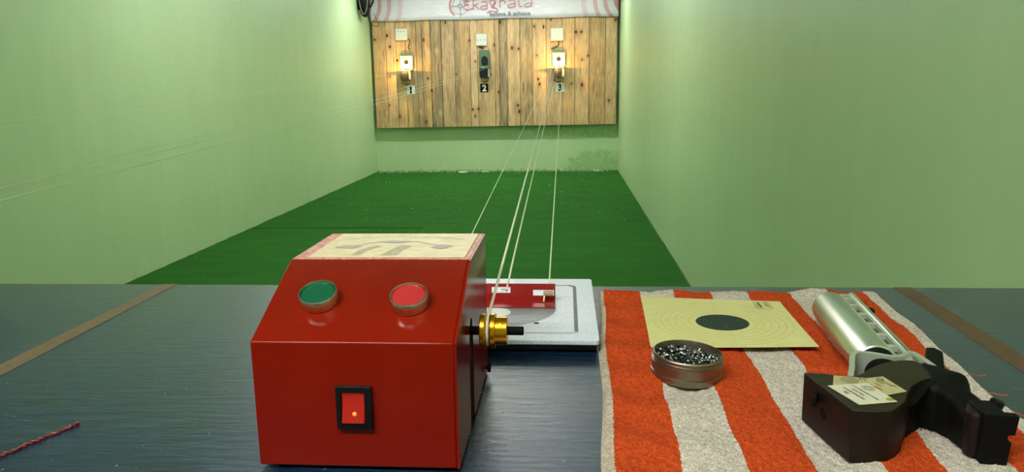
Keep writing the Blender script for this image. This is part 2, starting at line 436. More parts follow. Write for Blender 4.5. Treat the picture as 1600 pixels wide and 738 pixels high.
# ---------------------------------------------------------------- shooting table
TZ = .875
t = thing('shooting_table', 'long dark blue painted shooting table with visible brush strokes', 'table', (-.98, .62, 0))
obj('tabletop', MB().box(XL + .98 + .01, XR + .98 - .01, -.36, .335, TZ - .03, TZ), M['table'], t, bevel=.0015)
for lx in (-1.5, -.1, 1.5):
    for ly in (-.3, .28):
        obj('leg', MB().box(lx - .025, lx + .025, ly - .025, ly + .025, 0.0008, TZ - .03), M['edge'], t, bevel=.003)
def strip_mesh(p0, p1, w0, w1, n=40, j=.0006, z=TZ, th=.0003):
    vs = []; 
    L = []; R = []
    for i in range(n + 1):
        s_ = i / n; cx = p0[0] + (p1[0] - p0[0]) * s_; cy = p0[1] + (p1[1] - p0[1]) * s_; wd = (w0 + (w1 - w0) * s_) / 2
        L.append((cx - wd + random.uniform(-j, j), cy)); R.append((cx + wd + random.uniform(-j, j), cy))
    return MB().prism(L + R[::-1], z, z + th)
o = obj('masking_tape', strip_mesh((-.5395, .9545), (-.530, .27), .0205, .0225), M['tape'], smooth=False)
tag(o, 'brown tape strip across the table left of the red control box', 'tape')
o = obj('masking_tape', strip_mesh((.4265, .9545), (.410, .27), .022, .028, j=.0005), M['tape2'], smooth=False)
tag(o, 'darker brown tape strip across the table right of the striped towel', 'tape')
# dried red smear
pts = [(-.3829 + random.uniform(-.001, .001) - .0234 * s_ / 14 * 1.15, .5263 - .0555 * s_ / 14 * 1.15) for s_ in range(15)]
vs = MB()
for i in range(len(pts) - 1):
    (x0, y0), (x1, y1) = pts[i], pts[i + 1]
    vs.tube([(x0, y0, TZ + .0004), ((x0 + x1) / 2, (y0 + y1) / 2, TZ + .0012), (x1, y1, TZ + .0004)], [.0008 + random.uniform(0, .0006), .0012 + random.uniform(0, .0008), .0008], 6)
o = obj('dried_smear', vs, M['smear']); tag(o, 'dried red streak on the blue table at the lower left', 'smear')
# ---------------------------------------------------------------- white plate with bracket
PZ = .890
t = thing('white_plate', 'white speckled metal plate with grey circle lying behind the red box', 'plate', (-.11, .814, TZ))
def rrect(x0, x1, y0, y1, r, n=6):
    p = []
    for (cx, cy, a0) in ((x1 - r, y1 - r, 0), (x0 + r, y1 - r, 90), (x0 + r, y0 + r, 180), (x1 - r, y0 + r, 270)):
        for k in range(n + 1):
            a = math.radians(a0 + 90 * k / n); p.append((cx + r * math.cos(a), cy + r * math.sin(a)))
    return p
obj('dark_base', MB().box(-.140, .1408, -.106, .118, 0, .0102), M['navy'], t, bevel=.0008)  # dark block under the sheet, showing as a band along its front
obj('sheet', MB().prism(rrect(-.142, .1426, -.120, .120, .005), .0104, .015), M['plate'], t, bevel=.0006)
def ring_strip(pts, wd, z, th=.0002, closed=True):
    n = len(pts); vs = []; fs = []
    for i in range(n):
        a = Vector(pts[(i - 1) % n]); b = Vector(pts[(i + 1) % n]); d = (b - a).normalized(); nn = Vector((-d.y, d.x)) * wd / 2; p = Vector(pts[i])
        vs += [(p.x + nn.x, p.y + nn.y, z), (p.x - nn.x, p.y - nn.y, z)]
    for i in range(n if closed else n - 1):
        j = (i + 1) % n; fs.append((2 * i, 2 * i + 1, 2 * j + 1, 2 * j))
    return MB().add(vs, fs)
g = ring_strip(rrect(-.120, .1215, -.0975, .088, .008), .0011, .01522)
obj('groove_line', g, M['darkline'], t, smooth=False)
obj('groove_line', MB().prism([(.1185, -.092), (.1225, -.092), (.1225, .082), (.114, .088), (.085, .088), (.085, .0865), (.112, .0865), (.1185, .080)], .0151, .0153), M['darkline'], t, smooth=False)
cc = [(.035 + .064 * math.cos(2 * PI * k / 64), -.014 + .064 * math.sin(2 * PI * k / 64)) for k in range(64)]
obj('grey_circle', MB().prism(cc, .0151, .0153), M['plategrey'], t, smooth=False)
cc = [(.027 + .023 * math.cos(2 * PI * k / 48), -.030 + .019 * math.sin(2 * PI * k / 48)) for k in range(48)]
obj('white_circle', MB().prism(cc, .0153, .0156), M['white'], t, smooth=False)
obj('dark_hole', MB().prism([(.0795 + .0028 * math.cos(a), -.0665 + .0022 * math.sin(a)) for a in [2 * PI * k / 16 for k in range(16)]], .0151, .0155), M['blackm'], t, smooth=False)
sc = MB()
sc_ = []
for (x, y, L, a) in ((.075, -.055, .03, 10), (.10, -.045, .035, -4), (.06, -.043, .02, 3), (.11, -.03, .018, 12), (.095, -.062, .022, -8), (.118, .0, .02, 5), (.09, -.077, .02, 18), (.07, -.085, .02, 6)):
    sc = MB(); sc_.append(sc); a = math.radians(a); sc.ribbon([(x - L / 2 * math.cos(a), y - L / 2 * math.sin(a), .01562), (x, y + .0006, .01562), (x + L / 2 * math.cos(a), y + L / 2 * math.sin(a), .01562)], .0004)
for sc in sc_: obj('scratch', sc, M['chrome'], t, smooth=False)

t = thing('cord_bracket', 'red steel angle bracket with slots standing on the white plate behind the box', 'bracket', (-.142, .83, PZ + .0006))
# vertical web with two open slots, flange towards the camera
wx0, wx1, wt, wh = -.13, .130, .0012, .0205
mb = MB()
cuts = [(-.118, -.094, .0095, .0165), (.057, .0785, .0095, .0165), (.1045, .1285, .0065, .0132)]
xs = [wx0]
for (a, b, z0, z1) in cuts:
    mb.box(xs[-1], a, -wt, 0, 0, wh); mb.box(a, b, -wt, 0, 0, z0); mb.box(a, b, -wt, 0, z1, wh); xs.append(b)
mb.box(xs[-1], wx1, -wt, 0, 0, wh)
obj('web', mb, M['redbr'], t, smooth=False)
obj('flange', MB().box(wx0, wx1, -.030, -wt, 0, .0012), M['redbr'], t, bevel=.0004)
obj('rubber_bush', MB().lathe([(.0033, 0), (.0033, .011)], (.1165, -.0045, .0098), (1, 0, 0), 20), plain('beige_bush', (176, 140, 104), .5), t, bevel=.0004)

# ---------------------------------------------------------------- red control box
bx = thing('target_control_box', 'red metal target changer control box with green and red push buttons', 'control box', (-.141, .463, TZ))
ZB = .003
prof = [(0, ZB), (0, .092), (.083, .129), (.187, .129), (.187, ZB)]
hw = .0695
obj('body', MB().prism(prof, -hw, hw - .002, 'x'), M['red'], bx, bevel=.0011, seg=3)
slot = [(.062, ZB), (.062, .068), (.070, .0835), (.076, .086), (.082, .0835), (.086, .068), (.086, ZB)]
obj('side_panel', MB().prism([(0, ZB), (0, .092), (.083, .129), (.187, .129), (.187, ZB)] + slot[::-1], hw - .0019, hw, 'x'), M['red'], bx, smooth=False)
obj('side_slot', MB().prism(slot, hw - .002, hw - .0012, 'x'), M['blackm'], bx, smooth=False)
obj('top_panel', MB().box(-hw + .0012, hw - .0012, .0845, .186, .1289, .1294), M['worn'], bx, smooth=False)
pl = obj('name_plate', MB().box(-.0575, .0645, .0885, .183, .1294, .1301), M['label'], bx, bevel=.0002)
zz = .1303
# faded print on the plate
word = "INDIAN SPORTS & AGENCY"; objs = []
cx, cy, Rr_ = .0035, .060, .106
for i, ch in enumerate(word):
    if ch == ' ': continue
    a = math.radians(118 - i * 56 / (len(word) - 1))
    px, py = cx + Rr_ * math.cos(a), cy + Rr_ * math.sin(a)
    objs.append(text_obj('l', ch, .0068, M['lilac'], frame((px, py, zz), (math.sin(a), -math.cos(a), 0), (math.cos(a), math.sin(a), 0)), align='CENTER'))
merge_meshes('arched_lettering', objs, M['lilac'], pl)
mb = MB()
arc = [(-.0415 + .086 * s_ / 30, .121 + .030 * math.sin(PI * s_ / 30) - (.004 if 11 < s_ < 19 else 0), zz) for s_ in range(31)]
mb.ribbon(arc, .0022)
for (x, y, rx, ry) in ((-.036, .1255, .0095, .0065), (.0405, .1265, .0075, .0075), (-.002, .146, .012, .005)):
    mb2 = MB(); mb2.add([(x + rx * math.cos(a) * (1 + .25 * math.sin(4 * a)), y + ry * math.sin(a), zz + .0001) for a in [2 * PI * k / 20 for k in range(20)]], [tuple(range(20))]); obj('faded_blot_print', mb2, M['lilacd'], pl, smooth=False)
obj('faded_bow_print', mb, M['lilac'], pl, smooth=False)
mb = MB()
for (x0, y0, x1, y1, w0) in ((-.022, .094, -.012, .128, .008), (.004, .094, .010, .130, .013)):
    mb.add([(x0 - w0 / 2, y0, zz - .0001), (x0 + w0 / 2, y0, zz - .0001), (x0 + w0 * .6, (y0 + y1) / 2, zz - .0001), (x1 + w0 * .45, y1, zz - .0001), (x1 - w0 * .3, y1 + .004, zz - .0001), (x0 - w0 * .2, (y0 + y1) / 2 + .004, zz - .0001)], [(0, 1, 2, 3, 4, 5)])
obj('faded_figure_print', mb, M['greyprint'], pl, smooth=False)
nrm = Vector((0, -.407, .913)).normalized()
for (x, y, mk, lb) in ((-.0332, .0385, 'btngreen', 'green push button cap'), (.0320, .0365, 'btnred', 'red push button cap')):
    z = .092 + y * (.037 / .083); org = Vector((x, y, z))
    rg = obj('push_button', MB().lathe([(.0132, -.0005), (.0138, .0005), (.0138, .0078), (.0134, .0086), (.0124, .0088), (.0120, .0076), (.0120, .001)], org, nrm, 48), M['chrome'], bx, ang=30)
    cp = obj('button_cap', MB().lathe([(.0119, .001), (.0119, .0070), (.0112, .0077), (.006, .0081), (0.00001, .0082)], org, nrm, 48), M[mk], rg); cp['label'] = lb
sw = obj('rocker_switch', MB().box(-.0124, .0118, -.0016, 0, .0318, .0622), M['black'], bx, bevel=.0007)
mb = MB()   # raised rim around the rocker
for b in ((-.0124, -.0088, .0318, .0622), (.0070, .0118, .0318, .0622), (-.0090, .0072, .0318, .0366), (-.0090, .0072, .0578, .0622)):
    mb.box(b[0], b[1], -.0034, -.0014, b[2], b[3])
obj('switch_frame', mb, M['black'], sw, bevel=.0004)
rk = obj('rocker', MB().prism([(-.0012, .0368), (-.0052, .0370), (-.0024, .0484), (-.0018, .0575), (-.0012, .0576)], -.0084, .0068, 'x'), M['rocker'], sw, bevel=.0004); rk['label'] = 'glowing red rocker'
gl = []
obj('neon_lamp', MB().lathe([(.0001, .0008), (.0009, .0005), (.0014, 0)], (.0002, -.0040, .0434), (0, -1, .25), 16), M['lampdot'], sw)
for (x, y) in ((-.055, .012), (.055, .012), (-.055, .175), (.055, .175)):
    obj('foot', MB().lathe([(.006, 0), (.006, .0031)], (x, y, 0), (0, 0, 1), 20), M['rubber'], bx)
sb = obj('side_bolt', MB().lathe([(.0018, 0), (.0018, .002), (.0042, .002), (.0046, .0035), (.0036, .0048), (.0001, .005)], (hw - .0004, .170, .010), (1, 0, 0), 8), M['blackm'], bx, ang=20)
# shaft and gold spool
AX = (.078, .0753)   # y,z of the axle
sh = obj('drive_shaft', MB().lathe([(.0034, 0), (.0034, .0405), (.0030, .0412)], (hw - .0015, AX[0], AX[1]), (1, 0, 0), 20), M['blackm'], bx)
spx = .0765
sp = obj('cord_spool', MB().lathe([(.0036, 0), (.0128, 0), (.0132, .0006), (.0132, .0034), (.0126, .0042), (.0092, .0046), (.0092, .0070), (.0126, .0074), (.0132, .0082), (.0132, .0110), (.0126, .0116), (.0108, .0117), (.0108, .0200), (.0102, .0206), (.0036, .0206)], (spx, AX[0], AX[1]), (1, 0, 0), 48), M['gold'], bx, ang=28)
obj('grub_screw', MB().lathe([(.0017, 0), (.0017, .0006), (.0008, .0008)], (spx + .016, AX[0] - .0075, AX[1] + .0078), (0, -.7, .72), 12), M['gold'], sp)

# ---------------------------------------------------------------- cords of lane 3 (box to the far target)
def cordpts(a, b, sag=0, n=60):
    a = Vector(a); b = Vector(b)
    return [a.lerp(b, (i / n)) + Vector((0, 0, -4 * sag * (i / n) * (1 - i / n))) for i in range(n + 1)]
sx = -.141 + spx + .0058; sy = .463 + AX[0]; sz = TZ + AX[1]; gr = .0104
wrap = [(sx, sy + gr * math.cos(a), sz + gr * math.sin(a)) for a in [math.radians(d) for d in range(280, 88, -8)]]
T3 = (-.095, 10.322)
def cord(name, pts, r, label, m=M['cord'], grp=None, twist=False):
    mb = MB()
    if twist:
        # braided look: radius swells along the near part of the cord
        P = []; R = []
        acc = 0
        for i in range(len(pts) - 1):
            a = Vector(pts[i]); b = Vector(pts[i + 1]); L = (b - a).length; k = max(1, min(60, int(L / .0022))) if a.y < 1.4 else 1
            for q in range(k): P.append(a.lerp(b, q / k)); acc += 1; R.append(r * (1 + (.16 if acc % 2 else -.06)) if a.y < 1.4 else r)
        P.append(Vector(pts[-1])); R.append(r); mb.tube(P, R, 8)
    else: mb.tube(pts, r, 6)
    o = obj(name, mb, m); tag(o, label, 'cord', grp); return o
ca = wrap + [tuple(p) for p in cordpts((sx, sy, sz + gr), (-.135, T3[1] - .04, 1.395), .0, 120)][1:]
cord('pull_cord', ca, .00115, 'white braided cord running from the gold spool out to target three', twist=True)
cb = [(-.075, .850, .8990), (-.070, .840, .9015), (-.0680, .8310, .9020), (-.0670, .8270, .9050), (-.0665, .8275, .9095)] + [tuple(p) for p in cordpts((-.0664, .8285, .9120), (-.105, T3[1] - .04, 1.40), 0, 110)][1:]
cord('pull_cord', cb, .00110, 'white braided cord passing through the left bracket slot towards target three', twist=True)
cr = [(-.0250, .8195, .8925), (-.0245, .822, .8975), (-.0235, .8262, .9015), (-.0205, .829, .9022), (-.0195, .8335, .904), (-.0190, .835, .9108)] + [tuple(p) for p in cordpts((-.0190, .836, .912), (-.045, T3[1] - .04, 1.395), 0, 90)][1:]
cord('guide_cord', cr, .0009, 'rightmost pale guide cord, knotted at the right end of the red bracket', M['cordg'])
cl_ = [(-.1400, .826, .902)] + [tuple(p) for p in cordpts((-.1400, .834, .903), (-.175, T3[1] - .04, 1.395), 0, 90)]
cord('guide_cord', cl_, .0009, 'pale guide cord emerging from behind the red box towards target three', M['cordg'])
# lane 2 and lane 1 cords come from tables' far-left positions outside the frame
def lane(n, x0, xt, spread, zt, wordy, rad):
    for k, (dx, dz, lb) in enumerate(spread):
        p = cordpts((x0 + dx, .60, .925 + dz), (xt + dx * .8, 10.282, zt + dz * .4), .04 if n == 2 else .015, 60)
        cord('lane_cord', p, rad, lb, M['cordg'])
lane(2, -1.05, -1.10, [(-.03, .005, 'upper of two long pale cords sloping up to the dark middle target holder'), (.05, .0, 'lower of two long pale cords sloping up to the dark middle target holder')], 1.415, 'two', .0010)
cord('lane_cord', cordpts((-1.10, .60, .927), (-1.10, 10.282, 1.418), .008, 60), .0006, 'thinnest pale cord just above the pair sloping to the middle holder', M['cordg'])
lane(1, -2.16, -2.17, [(-.03, .02, 'faint thin cord near the left wall, topmost of all the cords'), (.03, .0, 'faint thin cord near the left wall, second from the top')], 1.375, 'one', .0007)

# ---------------------------------------------------------------- striped towel
def towel_h(x, y):
    h = .0040
    h += .0028 * math.sin(y * 95 + x * 40 + 2.0 * math.sin(x * 30)) * math.exp(-((x - .07) / .05) ** 2)
    h += .0013 * math.sin(y * 60 - x * 75 + 1) + .0008 * math.sin(x * 110 + y * 20)
    h += .0016 * 1.5 * math.exp(-((y - .715 - (x - .15) * .35) / .010) ** 2) * math.exp(-((x - .16) / .05) ** 2)
    h += .0026 * math.exp(-((y - .66 + (x - .22) * .25) / .010) ** 2) * math.exp(-((x - .225) / .04) ** 2)
    h += .0022 * math.exp(-((y - .898) / .012) ** 2)
    h += .004 * math.exp(-((y - .905) / .012) ** 2) * math.exp(-((x - .31) / .035) ** 2)
    return h
NU, NV = 420, 520
y0_, y1_ = .40, .919
us = np.linspace(0, 1, NU); vs_ = np.linspace(0, 1, NV)
verts = []; uvs = []
for j in range(NV):
    v = vs_[j]; y = y0_ + (y1_ - y0_) * v
    k = (y - .42) / (.916 - .42)
    row = [a + (b - a) * k for a, b in zip(TXN, TXF)]
    xs_ = np.interp(us, TU, row)
    for i in range(NU):
        x = float(xs_[i])
        e = min(us[i], 1 - us[i], ) * .33; e2 = min(1 - v, v) * .52
        wob = .0025 * noise.noise(Vector((x * 12, y * 9, 0))) + (.0030 * math.sin(y * 17 + 1) if us[i] > .9 else 0)
        ywob = .0020 * noise.noise(Vector((x * 25, 5, 0))) if v > .98 else 0
        d = min(e, e2); rim = 1 - max(0, 1 - d / .0035) ** 2
        fz = noise.noise(Vector((x * 620, y * 620, 0))) * .0009 + noise.noise(Vector((x * 230, y * 230, 7))) * .0009 + noise.noise(Vector((x * 90, y * 70, 3))) * .0009
        if us[i] < TU[1]: fz = .00035 * math.sin(y * 420); 
        h = towel_h(x, y) * rim + fz * rim
        if us[i] < TU[1]: h *= .8
        verts.append((x + wob, y + ywob + fz * .5, TZ + .0002 + max(0, h)))
        uvs.append((us[i], v))
faces = [(j * NU + i, j * NU + i + 1, (j + 1) * NU + i + 1, (j + 1) * NU + i) for j in range(NV - 1) for i in range(NU - 1)]
me = bpy.data.meshes.new('striped_towel'); me.from_pydata(verts, [], faces)
uvl = me.uv_layers.new(name='UVMap'); li = np.zeros(len(me.loops), dtype=np.int32); me.loops.foreach_get('vertex_index', li)
uvl.data.foreach_set('uv', np.array(uvs, dtype=np.float32)[li].ravel()); me.shade_smooth(); me.materials.append(M['towel'])
tw = bpy.data.objects.new('striped_towel', me); COL.objects.link(tw)
tag(tw, 'orange and white striped terry towel spread on the blue table', 'towel')
mb = MB()
for (x, y, a, L) in ((.3530, .640, .1, .018), (.3490, .600, -.1, .016), (.3465, .563, -.5, .014), (.362, .76, .3, .008), (.366, .83, .6, .007)):
    P = [(x - .006 + L * q / 6 * math.cos(a), y + .0014 * math.sin(q * 1.3) + L * q / 6 * math.sin(a), TZ + .0055 + .0006 * math.sin(q)) for q in range(7)]
    obj('loose_thread', MB().tube(P, .00028, 5), M['thread'], tw)

# ---------------------------------------------------------------- paper target card
ct = thing('paper_target', 'pale yellow paper target with black bullseye lying on the striped towel', 'target', (0.1655, 0.7754, TZ + .0086), 0)
NP = 40
vs = []; 
cn = [(-.0855, -.0835), (.0795, -.0835), (.0855, .0785), (-.0765, .100)]
cn = [(-0.0837, -0.0793), (0.0739, -0.0810), (0.0811, 0.0795), (-0.0760, 0.1009)]
for z_off in (0, .0004):
    for j in range(NP + 1):
        for i in range(NP + 1):
            a, b = i / NP, j / NP
            p = [((1 - a) * (1 - b) * cn[0][q] + a * (1 - b) * cn[1][q] + a * b * cn[2][q] + (1 - a) * b * cn[3][q]) for q in (0, 1)]
            z = .0020 * (1 - b) ** 2 * a - .0005 * math.sin(a * 4) 
            vs.append((p[0], p[1], z + z_off))
fs = []
N1 = NP + 1
for l in (0, 1):
    for j in range(NP):
        for i in range(NP):
            q = (l * N1 * N1 + j * N1 + i, l * N1 * N1 + j * N1 + i + 1, l * N1 * N1 + (j + 1) * N1 + i + 1, l * N1 * N1 + (j + 1) * N1 + i)
            fs.append(q if l else q[::-1])
for i in range(NP):
    o2 = N1 * N1
    fs += [(i, i + 1, o2 + i + 1, o2 + i), (NP * N1 + i + 1, NP * N1 + i, o2 + NP * N1 + i, o2 + NP * N1 + i + 1), ((i + 1) * N1, i * N1, o2 + i * N1, o2 + (i + 1) * N1), (i * N1 + NP, (i + 1) * N1 + NP, o2 + (i + 1) * N1 + NP, o2 + i * N1 + NP)]
obj('card', MB().add(vs, fs), M['card'], ct)
zc = .0027
M['palenum'] = plain('pale_ring_number', (150, 160, 130), .6)
for (dx, dy) in ((1, 0), (-1, 0), (0, 1), (0, -1)):
    for ks, mk in ((range(1, 7), 'ink'), (range(7, 9), 'palenum')):
        objs = []
        for k in ks:
            r = .00575 + (10 - k) * .008 - .004
            objs.append(text_obj('d', str(k), .0026, M[mk], Matrix.Translation((dx * r * .92, dy * r * .955 - .001, zc)), align='CENTER'))
        merge_meshes('ring_numbers', objs, M[mk], ct)
# small printed box, rotated, in the far right corner
fr = frame((.066, .074, .0016), (0, -1, 0), (1, 0, 0))
lg = []
mb = MB(); mb.add([tuple(v) for v in ring_strip(rrect(0.0491, 0.0651, 0.0470, 0.0740, .002, 4), .0005, .0018).v], ring_strip(rrect(0.0491, 0.0651, 0.0470, 0.0740, .002, 4), .0005, .0018).f)
obj('stamp_border', mb, M['ink'], ct, smooth=False)
lg = [text_obj('a', 'ekagrata', .0060, M['ink'], frame((0.0526, 0.0728, .0018), (0, -1, 0), (1, 0, 0)), bold=.0001), text_obj('a', 'SPORTS', .0048, M['ink'], frame((0.0596, 0.0720, .0018), (0, -1, 0), (1, 0, 0)))]
merge_meshes('stamp_lettering', lg, M['ink'], ct)

